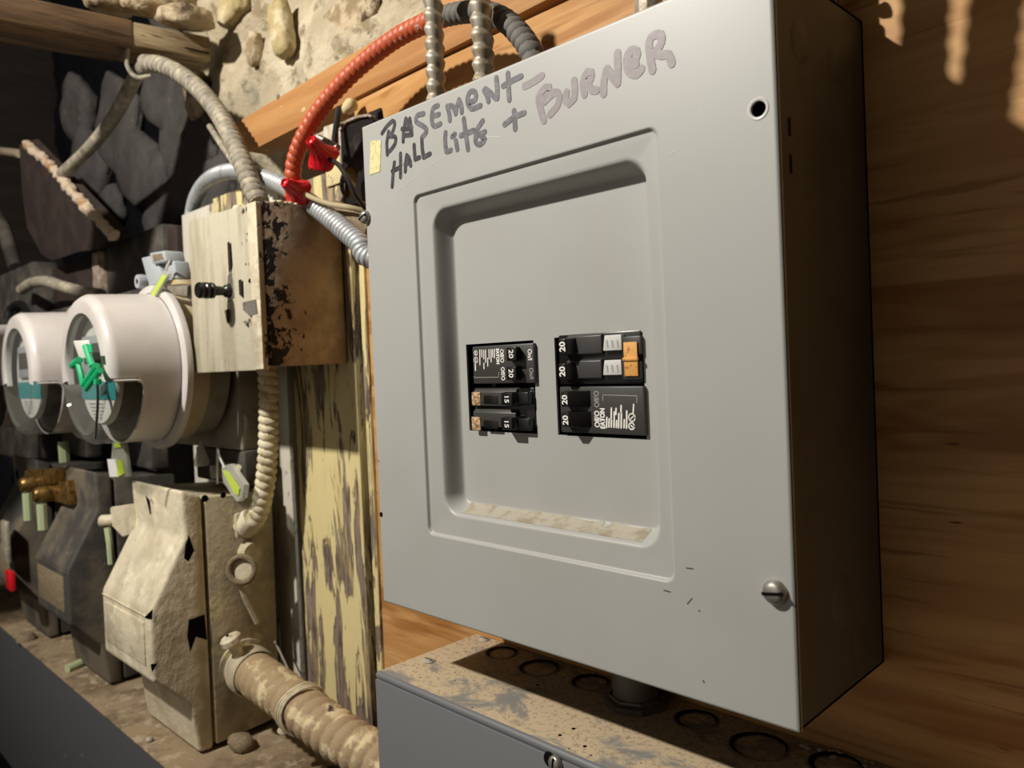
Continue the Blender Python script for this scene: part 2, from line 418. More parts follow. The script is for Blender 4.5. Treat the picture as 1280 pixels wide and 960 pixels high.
m = MB(); nx, nz = 350, 290
X0, X1, Z0, Z1 = -2.3, .99, -1.2, 1.6
vv = [[None] * (nz + 1) for _ in range(nx + 1)]
for i in range(nx + 1):
    for j in range(nz + 1):
        x = X0 + (X1 - X0) * i / nx; z = Z0 + (Z1 - Z0) * j / nz
        vv[i][j] = m.bm.verts.new((x, wall_y(x, z), z))
for i in range(nx):
    for j in range(nz): m.bm.faces.new((vv[i][j], vv[i + 1][j], vv[i + 1][j + 1], vv[i][j + 1]))
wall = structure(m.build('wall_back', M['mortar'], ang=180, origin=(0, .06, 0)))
stones = [  # px, py, plane, half sizes, material, turn
    (352, 36, .050, (.017, .010, .036), 'stone_pale', .15), (292, 8, .048, (.034, .012, .020), 'stone_pale', .2),
    (318, 62, .053, (.010, .008, .022), 'stone_white', -.2), (246, 120, .052, (.022, .012, .034), 'stone_white', .1),
    (212, 118, .064, (.095, .013, .060), 'stone_dark', -.45), (150, 158, .066, (.095, .014, .080), 'stone_dark', -.55),
    (238, 184, .062, (.095, .013, .066), 'stone_dark', -.45), (182, 220, .062, (.112, .014, .060), 'stone_dark', -.5),
    (112, 215, .066, (.090, .016, .075), 'stone_dark', -.65), (100, 140, .072, (.085, .016, .060), 'stone_dark', -.6),
    (216, 258, .060, (.105, .012, .040), 'stone_dark', .25), (130, 276, .060, (.100, .013, .045), 'stone_dark', .2),
    (268, 236, .060, (.060, .010, .042), 'stone_dark', .1), (266, 160, .060, (.034, .010, .046), 'stone_dark', -.2),
    (440, 18, .060, (.05, .006, .03), 'stone_white', .3)]
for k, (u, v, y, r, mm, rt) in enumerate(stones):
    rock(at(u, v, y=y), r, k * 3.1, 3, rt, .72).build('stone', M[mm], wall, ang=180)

m = MB(); m.quad([(-2.3, -3, -1.2), (1.6, -3, -1.2), (1.6, .1, -1.2), (-2.3, .1, -1.2)])
structure(m.build('floor', M['concrete'], smooth_=False))
m = MB(); m.quad([(-2.29, -3, -1.2), (-2.29, .6, -1.2), (-2.29, .6, 1.6), (-2.29, -3, 1.6)])
structure(m.build('wall_left', M['old_boards'], smooth_=False))
m = MB(); m.quad([(.99, -3, -1.2), (.99, .08, -1.2), (.99, .08, 1.6), (.99, -3, 1.6)])
structure(m.build('wall_right', M['old_boards'], smooth_=False))  # unseen wall, added to block ambient light from the right
m = MB(); m.quad([(-2.3, -3, 1.6), (1.6, -3, 1.6), (1.6, .5, 1.6), (-2.3, .5, 1.6)])
ceil = structure(m.build('ceiling', M['old_boards'], smooth_=False))

# ------------------------------------------------------------------ joist and rubble, top left
e0 = at(261, 74, x=-.50)
jz0, jz1 = at(261, 74, y=.03).z - .002, at(260, 45, y=.03).z
jo = thing('ceiling_joist', 'old brown wooden joist whose weathered end rests in a pocket of the stone wall', 'beam', (-.53, -.3, jz0))
m = MB(); m.box((-.565, -1.6, jz0), (-.50, -.062, jz1), .002)
for v in m.bm.verts: v.co.z += .05 * (v.co.y - .03)
m.build('timber', M['joist'], jo)
m = MB(); m.box((-.563, -.064, jz0 + .001), (-.501, .034, jz1 - .001), .003, 2)
for v in m.bm.verts:
    v.co.z += .05 * (v.co.y - .03)
    if v.co.y > -.05: v.co += Vector((0, 0, .004)) * noise.noise(v.co * 40)
m.build('weathered_end', M['joist_worn'], jo)
m = MB(); m.box((-.500, .0, jz0 + .008), (-.4985, .03, jz0 + .0095)); m.build('split', M['void'], jo)
for k, (u, v, y, r, rt) in enumerate([(232, 22, .0, (.040, .03, .013), -.25), (180, 8, -.03, (.03, .03, .011), -.2), (140, 2, -.06, (.03, .03, .012), 0), (215, 4, .03, (.03, .03, .014), .1)]):
    p = at(u, v, y=y)
    tag(rock(p, r, 40 + k, 3, rt).build('rubble_stone', M['stone_white'], ang=180),
        ['chalky stone slab lying near the end of the joist', 'rough pale stone further back along the top of the joist',
         'pale stone at the top edge of the photo, leftmost above the joist', 'small chalky stone behind the slab above the joist end'][k], 'stone', 'rubble above the joist')

# ------------------------------------------------------------------ plywood, strip, painted boards
tag(MB().box((-.150, 0, -.62), (.985, .018, .408), .0008).build('plywood_sheet', M['plywood']),
    'orange plywood sheet carrying the gray breaker panel', 'board')
st = thing('furring_strip', 'orange pine strip running along the stone wall above the plywood', 'strip', at(300, 152, y=-.004))
p0, p1 = at(292, 155, y=-.004), at(311, 190, y=-.004)
q0, q1 = Vector((.60, -.004, .470)), Vector((.60, -.004, .4235))
dy = Vector((0, .028, 0))
MB().hexa([p0, q0, q1, p1, p0 + dy, q0 + dy, q1 + dy, p1 + dy], .001).build('batten', M['pine'], st)
c = at(347, 121, y=-.0045)
MB().lathe([(0, 0), (.0026, 0), (.003, .001)], c, (0, 1, 0), 12).build('nail_head', M['zinc'], st)

pb = thing('painted_backboard', 'backboard of vertical planks with peeling cream paint left of the plywood', 'board', (-.3, .005, -.3))
def px_x(u, y): return at(u, 600, y=y).x
pl = [  # x range, z top, y front, material
    (-.545, -.452, .368, .004, 'peel_white'), (-.450, -.375, .372, .002, 'peel'), (-.373, px_x(323, .004), .36, .004, 'peel_white'),
    (px_x(324.5, -.002), px_x(339, -.002), .36, -.002, 'peel_white'), (px_x(340.5, -.004), px_x(364, -.004), .36, -.004, 'peel_white'), (px_x(373, -.006), px_x(451, -.006), .350, -.006, 'peel'), (px_x(460, -.003), px_x(466.5, -.003), .33, -.003, 'peel')]
for a, b, zt, y, mm in pl:
    MB().box((a, y, -.6), (b, .019, zt), .0012).build('plank', M[mm], pb)
MB().box((-.30, .0195, -.6), (-.1535, .032, .33)).build('backing', M['dark_wood'], pb)
MB().box((at(407, 220, y=-.0085).x, -.0085, .335), (at(429, 220, y=-.0085).x, -.0062, at(415, 192, y=-.0085).z), .001).build('speckled_plank', M['speckle'], pb)

# ================================================================== BREAKER PANEL
W_, H_, D_ = .297, .33, .10
bp_ = thing('breaker_panel', 'gray steel breaker panel with handwriting on its cover, mounted on the plywood', 'electrical panel', (W_ / 2, -.05, 0))
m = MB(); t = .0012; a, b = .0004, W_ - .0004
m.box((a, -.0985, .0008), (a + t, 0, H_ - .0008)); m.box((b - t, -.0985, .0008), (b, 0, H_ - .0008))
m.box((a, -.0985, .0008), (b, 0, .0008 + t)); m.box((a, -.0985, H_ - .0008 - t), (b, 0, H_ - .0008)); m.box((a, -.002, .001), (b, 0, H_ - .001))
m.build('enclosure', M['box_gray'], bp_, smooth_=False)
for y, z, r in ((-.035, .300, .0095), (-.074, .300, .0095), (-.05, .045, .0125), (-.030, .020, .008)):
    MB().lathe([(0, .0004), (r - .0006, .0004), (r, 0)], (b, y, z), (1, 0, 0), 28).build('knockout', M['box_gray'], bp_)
for z in (.240, .256):
    MB().box((W_ - .0001, -.089, z), (W_ + .0003, -.0882, z + .008)).build('slit', M['void'], bp_)


# cover: a pressed sheet, as a height field with an outer step and a deep inner well
def rrect(x, z, a0, a1, b0, b1, r):
    cx, cz = (a0 + a1) / 2, (b0 + b1) / 2
    dx, dz = abs(x - cx) - (a1 - a0) / 2 + r, abs(z - cz) - (b1 - b0) / 2 + r
    return math.hypot(max(dx, 0), max(dz, 0)) + min(max(dx, dz), 0) - r


def sst(a, b, t):
    t = max(0, min(1, (t - a) / (b - a))); return t * t * (3 - 2 * t)


OX0, OX1, OZ0, OZ1 = .0530, .2375, .0545, .2728
IX0, IX1, IZ0, IZ1 = .0705, .2262, .0715, .2585
FY = .0145                                                             # depth of the well
def cover_d(x, z):
    so = -rrect(x, z, OX0, OX1, OZ0, OZ1, .005)
    si = -rrect(x, z, IX0, IX1, IZ0, IZ1, .010)
    d = .0020 * sst(-.0004, .0012, so) + .0006 * sst(.001, .014, so)
    d += (FY - .0026) * sst(-.0035, .0045, si)
    e = min(x, W_ - x, z, H_ - z)                                       # rolled edge of the sheet
    R = .0016
    if e < R: d += R - math.sqrt(max(0, R * R - (R - e) ** 2))
    return d


def lines(lo, hi, dense, extra):
    s = set(); x = lo
    while x < hi: s.add(round(x, 6)); x += .008
    s.add(hi)
    for a, b, st_ in dense:
        x = a
        while x <= b: s.add(round(x, 6)); x += st_
    s |= set(round(e, 6) for e in extra)
    s = sorted(q for q in s if lo <= q <= hi); o = [s[0]]
    ex = set(round(e, 6) for e in extra)
    for q in s[1:]:
        if q - o[-1] < .00025 and q not in ex: continue
        if q - o[-1] < .00025 and o[-1] not in ex: o[-1] = q; continue
        o.append(q)
    return o


LO = (.0812, .1392, .1212, .1757)      # openings in the well floor: x0 x1 z0 z1
RO = (.1552, .2150, .1212, .1763)
holes = [(.2887, .2676, .0034), (.0022, .0614, .0017)]
hs = [(x, z, r * 1.35) for x, z, r in holes]
xs = lines(0, W_, [(0, .002, .00025), (W_ - .002, W_, .00025), (OX0 - .001, OX0 + .006, .0005), (IX0 - .004, IX0 + .012, .0008), (IX1 - .012, IX1 + .004, .0008), (OX1 - .006, OX1 + .001, .0005)],
           [LO[0], LO[1], RO[0], RO[1]] + [x + k * r for x, z, r in hs for k in (-1, 1) if x > .01])
zs = lines(0, H_, [(0, .002, .00025), (H_ - .002, H_, .00025), (OZ0 - .001, OZ0 + .006, .0005), (IZ0 - .004, IZ0 + .012, .0008), (IZ1 - .012, IZ1 + .004, .0008), (OZ1 - .006, OZ1 + .001, .0005)],
           [LO[2], LO[3], RO[2], RO[3]] + [z + k * r for x, z, r in hs for k in (-1, 1) if x > .01])
m = MB(); g = {}
def gv(i, j):
    if (i, j) not in g: g[i, j] = m.bm.verts.new((xs[i], -D_ + cover_d(xs[i], zs[j]), zs[j]))
    return g[i, j]
for i in range(len(xs) - 1):
    for j in range(len(zs) - 1):
        cx, cz = (xs[i] + xs[i + 1]) / 2, (zs[j] + zs[j + 1]) / 2
        if any(o[0] < cx < o[1] and o[2] < cz < o[3] for o in (LO, RO)): continue
        if any(abs(cx - x) < r and abs(cz - z) < r for x, z, r in hs[:1]): continue
        m.bm.faces.new((gv(i, j), gv(i + 1, j), gv(i + 1, j + 1), gv(i, j + 1)))
x, z, r = hs[0]; n = 32
ring = [m.bm.verts.new((x + holes[0][2] * math.cos(2 * PI * k / n), -D_, z + holes[0][2] * math.sin(2 * PI * k / n))) for k in range(n)]
back = [m.bm.verts.new((v.co.x, -D_ + .0012, v.co.z)) for v in ring]
sq = []
for k in range(n):
    c_, s_ = math.cos(2 * PI * k / n), math.sin(2 * PI * k / n); q = r / max(abs(c_), abs(s_)); sq.append(m.bm.verts.new((x + c_ * q, -D_, z + s_ * q)))
for k in range(n):
    l = (k + 1) % n; m.bm.faces.new((ring[k], ring[l], sq[l], sq[k])); m.bm.faces.new((ring[k], back[k], back[l], ring[l]))
# folded side flanges
for (ax, ay), (bx, by) in (((0, 0), (W_, 0)), ((W_, 0), (W_, H_)), ((W_, H_), (0, H_)), ((0, H_), (0, 0))):
    m.quad([(ax, -D_ + .0016, ay), (bx, -D_ + .0016, by), (bx, -.0972, by), (ax, -.0972, ay)])
for o in (LO, RO):                                                      # sheet thickness round the openings
    y0, y1 = -D_ + FY, -D_ + FY + .0015
    for (ax, az), (bx, bz) in (((o[0], o[2]), (o[1], o[2])), ((o[1], o[2]), (o[1], o[3])), ((o[1], o[3]), (o[0], o[3])), ((o[0], o[3]), (o[0], o[2]))):
        m.quad([(ax, y0, az), (bx, y0, bz), (bx, y1, bz), (ax, y1, az)])
cover = m.build('cover', M['gray'], bp_, ang=60)
MB().box((.265, -.075, .24), (.2955, -.074, .295)).build('dark_interior', M['void'], bp_)
MB().box((.06, -.07, .10), (.235, -.069, .20)).build('dark_interior', M['void'], bp_)
# hole with bare rim (right) and small dark hole (left)
m = MB(); m.lathe([(.0036, -.0002), (.0044, -.0004), (.0051, 0)], (.2887, -D_, .2676), (0, 1, 0), 32); m.build('hole_rim', M['label_gray'], bp_)
MB().lathe([(0, -.0002), (.0017, -.0002), (.0019, .0001)], (.0025, -D_, .0614), (0, 1, 0), 20).build('small_hole', M['void'], bp_)


def screw(parent, c, r, ang, proud=.003, slot=True, mm='zinc'):
    m = MB()
    m.lathe([(0, -proud), (r * .55, -proud * .97), (r * .85, -proud * .75), (r, -proud * .35), (r, 0)], c, (0, 1, 0), 28)
    o = m.build('screw', M[mm], parent)
    if slot:
        q = MB(); d = Vector((math.cos(ang), 0, math.sin(ang))); n_ = Vector((-d.z, 0, d.x)); c = Vector(c)
        pts = []
        for yy in (-proud - .0001, -proud * .6):
            for s1, s2 in ((-1, -1), (1, -1), (1, 1), (-1, 1)): pts.append(c + d * (r * .84 * s1) + n_ * (r * .13 * s2) + Vector((0, yy, 0)))
        q.hexa(pts[:4] + pts[4:]); q.build('slot', M['void'], o, smooth_=False)
    return o


screw(bp_, (.2886, -D_, .0596), .0054, .15, .0042)
screw(bp_, (.0010, -D_, .2675), .0047, .35, .0040)

# tape
tp = apath([(463, 176), (476, 175.5), (475, 214), (462, 219)], -D_ - .0003)
m = MB(); m.hexa([*tp, *[p + Vector((0, .0003, 0)) for p in tp]]); m.build('masking_tape', M['tape'], bp_, smooth_=False)
# dust lying on the lower ledge of the well, one grainy film
m = MB(); rows = []
for i in range(60):
    x = .080 + .136 * i / 59; row = []
    for k in range(6):
        z = IZ0 - .001 + .0072 * k / 5 * (.7 + .3 * noise.noise(Vector((x * 60, 0, 0))))
        row.append(m.bm.verts.new((x, -D_ + cover_d(x, z) - .0002 - .0004 * abs(noise.noise(Vector((x * 300, z * 900, 2)))), z)))
    rows.append(row)
for A, B in zip(rows, rows[1:]):
    for k in range(5):
        if noise.noise(Vector((A[k].co.x * 45, A[k].co.z * 120, 5))) > -.3: m.bm.faces.new((A[k], B[k], B[k + 1], A[k + 1]))
bmesh.ops.delete(m.bm, geom=[v for v in m.bm.verts if not v.link_faces], context='VERTS')
stuff(m.build('ledge_dust', M['dust'], bp_, ang=180))

# handwriting: marker strokes on the cover
def z5(*p): return [(460 + q[0] / 5.485, 70 + q[1] / 5.485) for q in p]
def z6(*p): return [(640 + q[0] / 5.818, 20 + q[1] / 5.818) for q in p]
HW = {'ink1': [], 'ink2': [], 'ink3': []}
A_ = HW['ink1']; B_ = HW['ink2']; C_ = HW['ink3']
A_ += [z5((95, 530), (130, 480), (170, 445), (182, 470), (165, 525), (140, 545)), z5((140, 520), (128, 600), (132, 675)), z5((140, 550), (185, 555), (185, 600), (150, 650), (135, 660)),
       z5((240, 585), (243, 520), (258, 430)), z5((258, 430), (280, 480), (300, 540)), z5((232, 500), (270, 500), (298, 490)), z5((250, 545), (295, 540)), z5((285, 430), (298, 520))]
A_ += [z5((165, 895), (172, 800), (180, 730)), z5((165, 790), (215, 765)), z5((222, 830), (222, 670)),
       z5((255, 790), (258, 730), (264, 680)), z5((264, 680), (280, 700), (292, 750)), z5((252, 745), (290, 725)),
       z5((315, 610), (318, 660), (322, 705)), z5((322, 708), (352, 695)), z5((368, 580), (372, 640), (380, 690)), z5((380, 695), (425, 670))]
B_ += [z5((380, 395), (335, 410), (330, 450), (390, 490), (400, 520), (368, 560)), z5((478, 340), (445, 360), (436, 430), (450, 480), (495, 465)), z5((440, 415), (485, 400)),
       z5((560, 440), (555, 390), (542, 345)), z5((545, 345), (580, 345), (600, 395)), z5((600, 395), (610, 340), (622, 300)), z5((622, 300), (638, 340), (642, 385)),
       z5((685, 320), (735, 300), (735, 250), (700, 245), (680, 300), (705, 360), (770, 340))]
B_ += [z5((530, 525), (528, 590), (535, 655)), z5((538, 658), (568, 645)), z5((600, 580), (612, 640)), z5((575, 552), (594, 536)), z5((655, 430), (670, 540), (685, 640)), z5((635, 545), (725, 510)),
       z5((785, 445), (745, 510), (738, 590), (770, 605), (800, 570), (780, 555)), z5((748, 545), (800, 520)),
       z5((935, 470), (1000, 420), (1070, 390)), z5((1000, 375), (1005, 440), (1008, 500))]
B_ += [z5((825, 310), (815, 270), (795, 235)), z5((805, 225), (845, 260), (875, 290)), z5((885, 290), (885, 220), (878, 150)), z5((968, 300), (962, 220), (958, 120)), z5((925, 205), (985, 170), (1050, 138))]
C_ += [z6((90, 510), (150, 480), (215, 435)), z6((230, 760), (210, 690), (192, 590), (240, 520), (272, 520), (262, 570), (220, 610)), z6((230, 625), (310, 555), (340, 580), (330, 650), (275, 715)),
       z6((395, 555), (388, 620), (415, 640), (450, 590)), z6((450, 470), (455, 540), (450, 600)), z6((525, 570), (515, 480), (545, 405), (575, 410), (570, 460), (530, 490)), z6((545, 490), (580, 540), (615, 540)),
       z6((665, 565), (665, 490), (685, 390)), z6((690, 385), (720, 430), (765, 490)), z6((765, 490), (768, 390), (765, 270)),
       z6((840, 325), (905, 310), (905, 255), (860, 250), (832, 310), (845, 400), (905, 425), (940, 385)), z6((840, 350), (900, 350)), z6((850, 290), (895, 290)),
       z6((1020, 395), (1005, 300), (995, 190), (1030, 140), (1080, 135), (1085, 190), (1050, 250), (1015, 270)), z6((1030, 270), (1090, 285), (1135, 280), (1160, 345))]
for nm, wd in (('ink1', .0031), ('ink2', .0034), ('ink3', .0043)):
    m = MB()
    for k, stx in enumerate(HW[nm]):
        P = [at(u, v, y=-D_ - .0002) for u, v in stx]
        m.ribbon([(p.x, p.z) for p in P], wd, -D_ - .0002 - k * 2e-6)
    o = m.build('handwriting', M[nm], bp_, smooth_=False)
    o['label'] = {'ink1': 'dark black marker letters', 'ink2': 'gray fading marker letters', 'ink3': 'pale mauve marker letters'}[nm]
# chips and scratches
m = MB()
for (u, v, u2, v2, wd) in ((858, 710, 866, 711, .0006), (859, 755, 865, 748, .0005), (879, 851, 880, 853, .0008), (873, 763, 875, 764, .0006), (830, 738, 838, 740, .0006), (472, 576, 474, 577, .0006)):
    p, q = at(u, v, y=-D_ - .0001), at(u2, v2, y=-D_ - .0001); m = MB(); m.ribbon([(p.x, p.z), (q.x, q.z)], wd, -D_ - .0001)
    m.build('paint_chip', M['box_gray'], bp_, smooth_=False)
for P in ([(492, 243), (520, 220), (548, 200), (578, 183)], [(594, 170), (625, 171)], [(836, 193), (846, 188)]):
    P = [at(u, v, y=-D_ - .0001) for u, v in P]; m = MB(); m.ribbon([(p.x, p.z) for p in P], .00035, -D_ - .0001)
    m.build('scratch', M['label_gray'], bp_, smooth_=False)

# ---- breakers (parts of the panel; each with its toggles, printing and stickers)
FYB = -.0882
def bx(u0, u1, v0, v1, y=FYB):
    a, b = at(u0, v0, y=y), at(u1, v1, y=y); return a.x, b.x, b.z, a.z
def breaker(u0, u1, v0, v1, mm, bev=.0008, front=FYB):
    x0, x1, z0, z1 = bx(u0, u1, v0, v1, front)
    m = MB(); m.box((x0, -.0715, z0), (x1, front, z1), bev, 2)
    return m.build('circuit_breaker', M[mm], bp_), x0, x1, z0, z1
def toggle(par, u0, u1, v0, v1, ytip, xr, mm='black'):
    """lever: tip face seen at the given place, body running back to the breaker face"""
    a, b = at(u0, v0, y=ytip), at(u1, v1, y=ytip)
    z0, z1 = b.z, a.z; x0, x1 = a.x, b.x
    m = MB(); m.hexa([(x0, ytip, z0), (x1, ytip, z0), (x1, ytip, z1), (x0, ytip, z1), (x0 - .002, FYB + .001, z0 - .0004), (xr, FYB + .001, z0 - .0004), (xr, FYB + .001, z1 + .0004), (x0 - .002, FYB + .001, z1 + .0004)], .0005)
    return m.build('toggle', M[mm], par), (x0 + x1) / 2, (z0 + z1) / 2
def ink(par, items, mm, y):
    m = MB()
    for it in items:
        if it[0] == 't':
            _, s_, u, v, size, rot, bold = it; p = at(u, v, y=y); m.text(s_, size, (p.x, p.z), rot, y, bold, .78)
        elif it[0] == 'r':
            _, u, v, r, wd = it; p = at(u, v, y=y)
            m.ribbon([(p.x + r * math.cos(a), p.z + r * math.sin(a)) for a in [2 * PI * k / 16 for k in range(17)]], wd, y)
        else:
            _, pts, wd = it; P = [at(u, v, y=y) for u, v in pts]
            for p, q in zip(P, P[1:]): m.ribbon([(p.x, p.z), (q.x, q.z)], wd, y)
    return m.build('lettering', M[mm], par, smooth_=False)


# upper left: twin twenty, flush face
B1, x0, x1, z0, z1 = breaker(590, 668.5, 433.5, 479, 'black_face')
yk = FYB - .0001
def q1(x, y): return (580 + x / 12.8, 425 + y / 12.8)
it = [('t', 'Off/O', *q1(605, 255), .0043, -PI / 2, .0001), ('t', 'Off/O', *q1(620, 540), .0043, -PI / 2, .0001), ('t', 'On/I', *q1(1050, 235), .0046, -PI / 2, .0001),
      ('t', 'EATON', *q1(537, 262), .0036, -PI / 2, .00018), ('r', *q1(188, 208), .0014, .0005), ('r', *q1(190, 320), .0017, .0005), ('l', [q1(188, 195), q1(188, 222)], .0006), ('l', [q1(188, 300), q1(192, 340)], .0006), ('l', [q1(180, 385), q1(183, 485)], .0009)]
for x, a_, b_ in ((485, 150, 285), (455, 155, 270), (432, 155, 350), (400, 155, 300), (378, 290, 415), (345, 160, 355), (315, 165, 300), (318, 370, 460), (283, 160, 270), (252, 160, 395)):
    it.append(('l', [q1(x, a_), q1(x + 2, b_)], .00075))
ink(B1, it, 'white_ink', yk)
ink(B1, [('t', 'On/I', *q1(1075, 535), .0046, -PI / 2, 0), ], 'gray_ink', yk)
ink(B1, [('l', [q1(160, 580), q1(160, 600), q1(555, 595), q1(555, 520)], .0003)], 'gray_ink', yk).name = 'label_border'
for v0, v1 in ((433.6, 450.6), (458.2, 474.6)):
    tg, cx, cz = toggle(B1, 632.5, 645, v0 + .6, v1, FYB - .0058, at(649, 445, y=FYB).x)
    MB().text('20', .0052, (cx, cz), -PI / 2, FYB - .0060, .00008).build('lettering', M['white_ink'], B1, smooth_=False)
# lower left: older twin fifteen
B2, x0, x1, z0, z1 = breaker(592, 669.5, 484.5, 536, 'black', .0012, FYB + .002)
for (v0, v1, tv) in ((486, 508, 498), (511, 535, 529)):
    a, b = at(591, v0, y=FYB - .001), at(645, v1, y=FYB - .001)
    m = MB(); m.prism([(FYB + .004, b.z), (FYB - .001, b.z), (FYB - .001, a.z - .0022), (FYB + .001, a.z), (FYB + .004, a.z)], a.x, b.x, 'x', .0005); m.build('rail', M['black_face'], B2)
    tg, cx, cz = toggle(B2, 626, 640, tv - 7, tv + 8.5, FYB - .0062, at(653, tv, y=FYB).x, 'black')
    MB().text('15', .0049, (cx + .0002, cz), -PI / 2, FYB - .0064, .0001).build('lettering', M['white_ink'], B2, smooth_=False)
    a, b = at(604, tv - 4, y=FYB - .0014), at(622, tv + 7, y=FYB - .0014)
    MB().box((a.x, FYB - .0014, b.z), (b.x, FYB, a.z), .0004).build('inset', M['black'], B2)
    a, b = at(589, tv - 8, y=FYB - .0016), at(600.5, tv + 9, y=FYB - .0016)
    MB().box((a.x, FYB - .0016, b.z), (b.x, FYB, a.z), .0005).build('sticker', M['brown_tag'], B2)
    MB().box((x1 - .011, FYB - .0022, b.z + .001), (x1 - .001, FYB + .004, a.z + .0002), .0012).build('end_block', M['black'], B2)
# upper right: older twin twenty, switched the other way
B3, x0, x1, z0, z1 = breaker(697, 803.5, 419, 480, 'black', .0012, FYB + .002)
for k, (v0, v1, tv) in enumerate(((419.5, 446, 434), (450, 477, 465))):
    a, b = at(708, v0, y=FYB), at(752, v1, y=FYB)
    m = MB(); m.prism([(FYB + .004, b.z), (FYB, b.z + .002), (FYB, a.z - .001), (FYB + .0015, a.z), (FYB + .004, a.z)], a.x, b.x, 'x', .0004); m.build('rail', M['black_face'], B3)
    tg, cx, cz = toggle(B3, 697.5, 706.5, tv - 10, tv + 9, FYB - .0068, at(721, tv, y=FYB).x, 'black')
    MB().text('20', .0056, (cx + .0008, cz), PI / 2, FYB - .0070, .00016).build('lettering', M['white_ink'], B3, smooth_=False)
    a, b = at(753, tv - 14.5, y=FYB - .0008), at(777, tv + 3.5, y=FYB - .0008)
    m = MB(); m.hexa([(a.x, FYB - .0008, b.z), (b.x, FYB - .0008, b.z), (b.x, FYB - .0008, a.z), (a.x + .0012, FYB - .0008, a.z), (a.x, FYB + .002, b.z), (b.x, FYB + .002, b.z), (b.x, FYB + .002, a.z), (a.x + .0012, FYB + .002, a.z)], .0003)
    m.build('rating_plate', M['label_gray'], B3)
    o = ink(B3, [('l', [(758 + 6.5 * j, tv - 8), (759 + 6.5 * j, tv - 1)], .0011) for j in range(3)], 'gray_ink', FYB - .0010)
    a, b = at(777, tv - 13, y=FYB), at(801, tv + 9, y=FYB)
    MB().box((a.x, FYB, b.z), (b.x, FYB + .003, a.z), .0006).build('end_block', M['black_face'], B3)
a, b = at(779, 428, y=FYB - .001), at(797.5, 470, y=FYB - .001)
MB().box((a.x, FYB - .0011, b.z), (b.x, FYB - .0006, a.z), .0002).build('sticker', M['orange_tag'], B3)
m = MB(); mz = at(788, 449, y=FYB).z; m.box((a.x - .0003, FYB - .002, mz - .0008), (b.x + .0006, FYB - .0006, mz + .0010), .0004); m.build('sticker_fold', M['orange_tag'], B3)
# lower right: twin twenty, flush face
B4, x0, x1, z0, z1 = breaker(699, 806.5, 483.5, 545, 'black_face')
def q2(x, y): return (690 + x / 10.24, 475 + y / 10.24)
it = [('t', 'Off/O', *q2(580, 500), .0048, PI / 2, .00012), ('t', 'EATON', *q2(650, 492), .0042, PI / 2, .0002), ('r', *q2(1022, 480), .0020, .0006), ('r', *q2(1018, 590), .0017, .0007), ('l', [q2(1005, 500), q2(1040, 465)], .0006), ('l', [q2(1010, 580), q2(1030, 600)], .0008), ('l', [q2(1045, 312), q2(1038, 420)], .0008)]
for x, a_, b_ in ((702, 480, 605), (732, 500, 600), (760, 360, 500), (762, 515, 600), (797, 410, 605), (827, 520, 605), (820, 365, 440), (855, 430, 610), (885, 328, 410), (888, 430, 612), (925, 510, 610), (957, 398, 615)):
    it.append(('l', [q2(x, a_), q2(x - 3, b_)], .00095))
ink(B4, it, 'white_ink', yk)
ink(B4, [('t', 'Off/O', *q2(573, 245), .0048, PI / 2, 0), ], 'gray_ink', yk)
ink(B4, [('l', [q2(648, 265), q2(650, 190), q2(1088, 203), q2(1085, 290)], .0003)], 'gray_ink', yk).name = 'label_border'
for (ua, ub), (v0, v1) in (((701, 709.5), (490, 508.5)), ((702, 710.5), (515.5, 534))):
    tg, cx, cz = toggle(B4, ua, ub, v0, v1, FYB - .0075, at(741, 500, y=FYB).x)
    MB().text('20', .0053, (cx + .0006, cz - .0002), PI / 2, FYB - .0077, .00014).build('lettering', M['white_ink'], B4, smooth_=False)

# ================================================================== WIREWAY UNDER THE PANEL
TZ = -.053
ww = thing('wireway_trough', 'gray steel wireway under the breaker panel, dust on its lid', 'trough', (.3, -.05, -.2))
MB().box((-.0125, -.0975, -.34), (.95, -.001, TZ - .003), .0008).build('body', M['trough'], ww)
MB().box((-.0135, -.0968, TZ - .003), (.95, -.001, TZ), .0004).build('lid', M['trough_top'], ww)
m = MB(); m.prism([(-.0966, TZ + .0001), (-.0982, TZ - .0003), (-.0992, TZ - .0014), (-.0995, TZ - .003), (-.0990, TZ - .0042), (-.0966, TZ - .0042)], -.0136, .95, 'x'); m.build('rolled_edge', M['trough'], ww)
m = MB(); m.box((-.0136, -.1003, -.34), (.95, -.0974, TZ - .0048), .0006); m.build('front_cover', M['trough'], ww)
kos = [(627, 816, .0115), (674, 835, .0140), (738, 853, .0125), (870, 900, .0125), (948, 933, .0155), (1045, 957, .0135)]
for u, v, r in kos:
    c = at(u, v, z=TZ); m = MB()
    m.lathe([(0, -.0006), (r - .0016, -.0006), (r - .0010, -.0002), (r, .0004), (r + .0012, .0002), (r + .0016, 0)], c, (0, 0, 1), 28)
    for v_ in m.bm.verts:
        if (v_.co - c).length < r * .7: v_.co.z += .0010 * abs(noise.noise(v_.co * 260))
    ko = m.build('knockout', M['ko'], ww)
    q = MB(); n = 32
    ri = [q.bm.verts.new(c + Vector(((r - .0020) * math.cos(2 * PI * k / n) + .0014, (r - .0020) * math.sin(2 * PI * k / n) - .0010, .0008))) for k in range(n)]
    ro = [q.bm.verts.new(c + Vector(((r - .0002) * math.cos(2 * PI * k / n), (r - .0002) * math.sin(2 * PI * k / n), .0008))) for k in range(n)]
    for k in range(n): q.bm.faces.new((ri[k], ri[(k + 1) % n], ro[(k + 1) % n], ro[k]))
    q.build('rim_gap', M['void'], ko)  # black crescent paints the shadow inside the knockout rim
stuffm = MB()
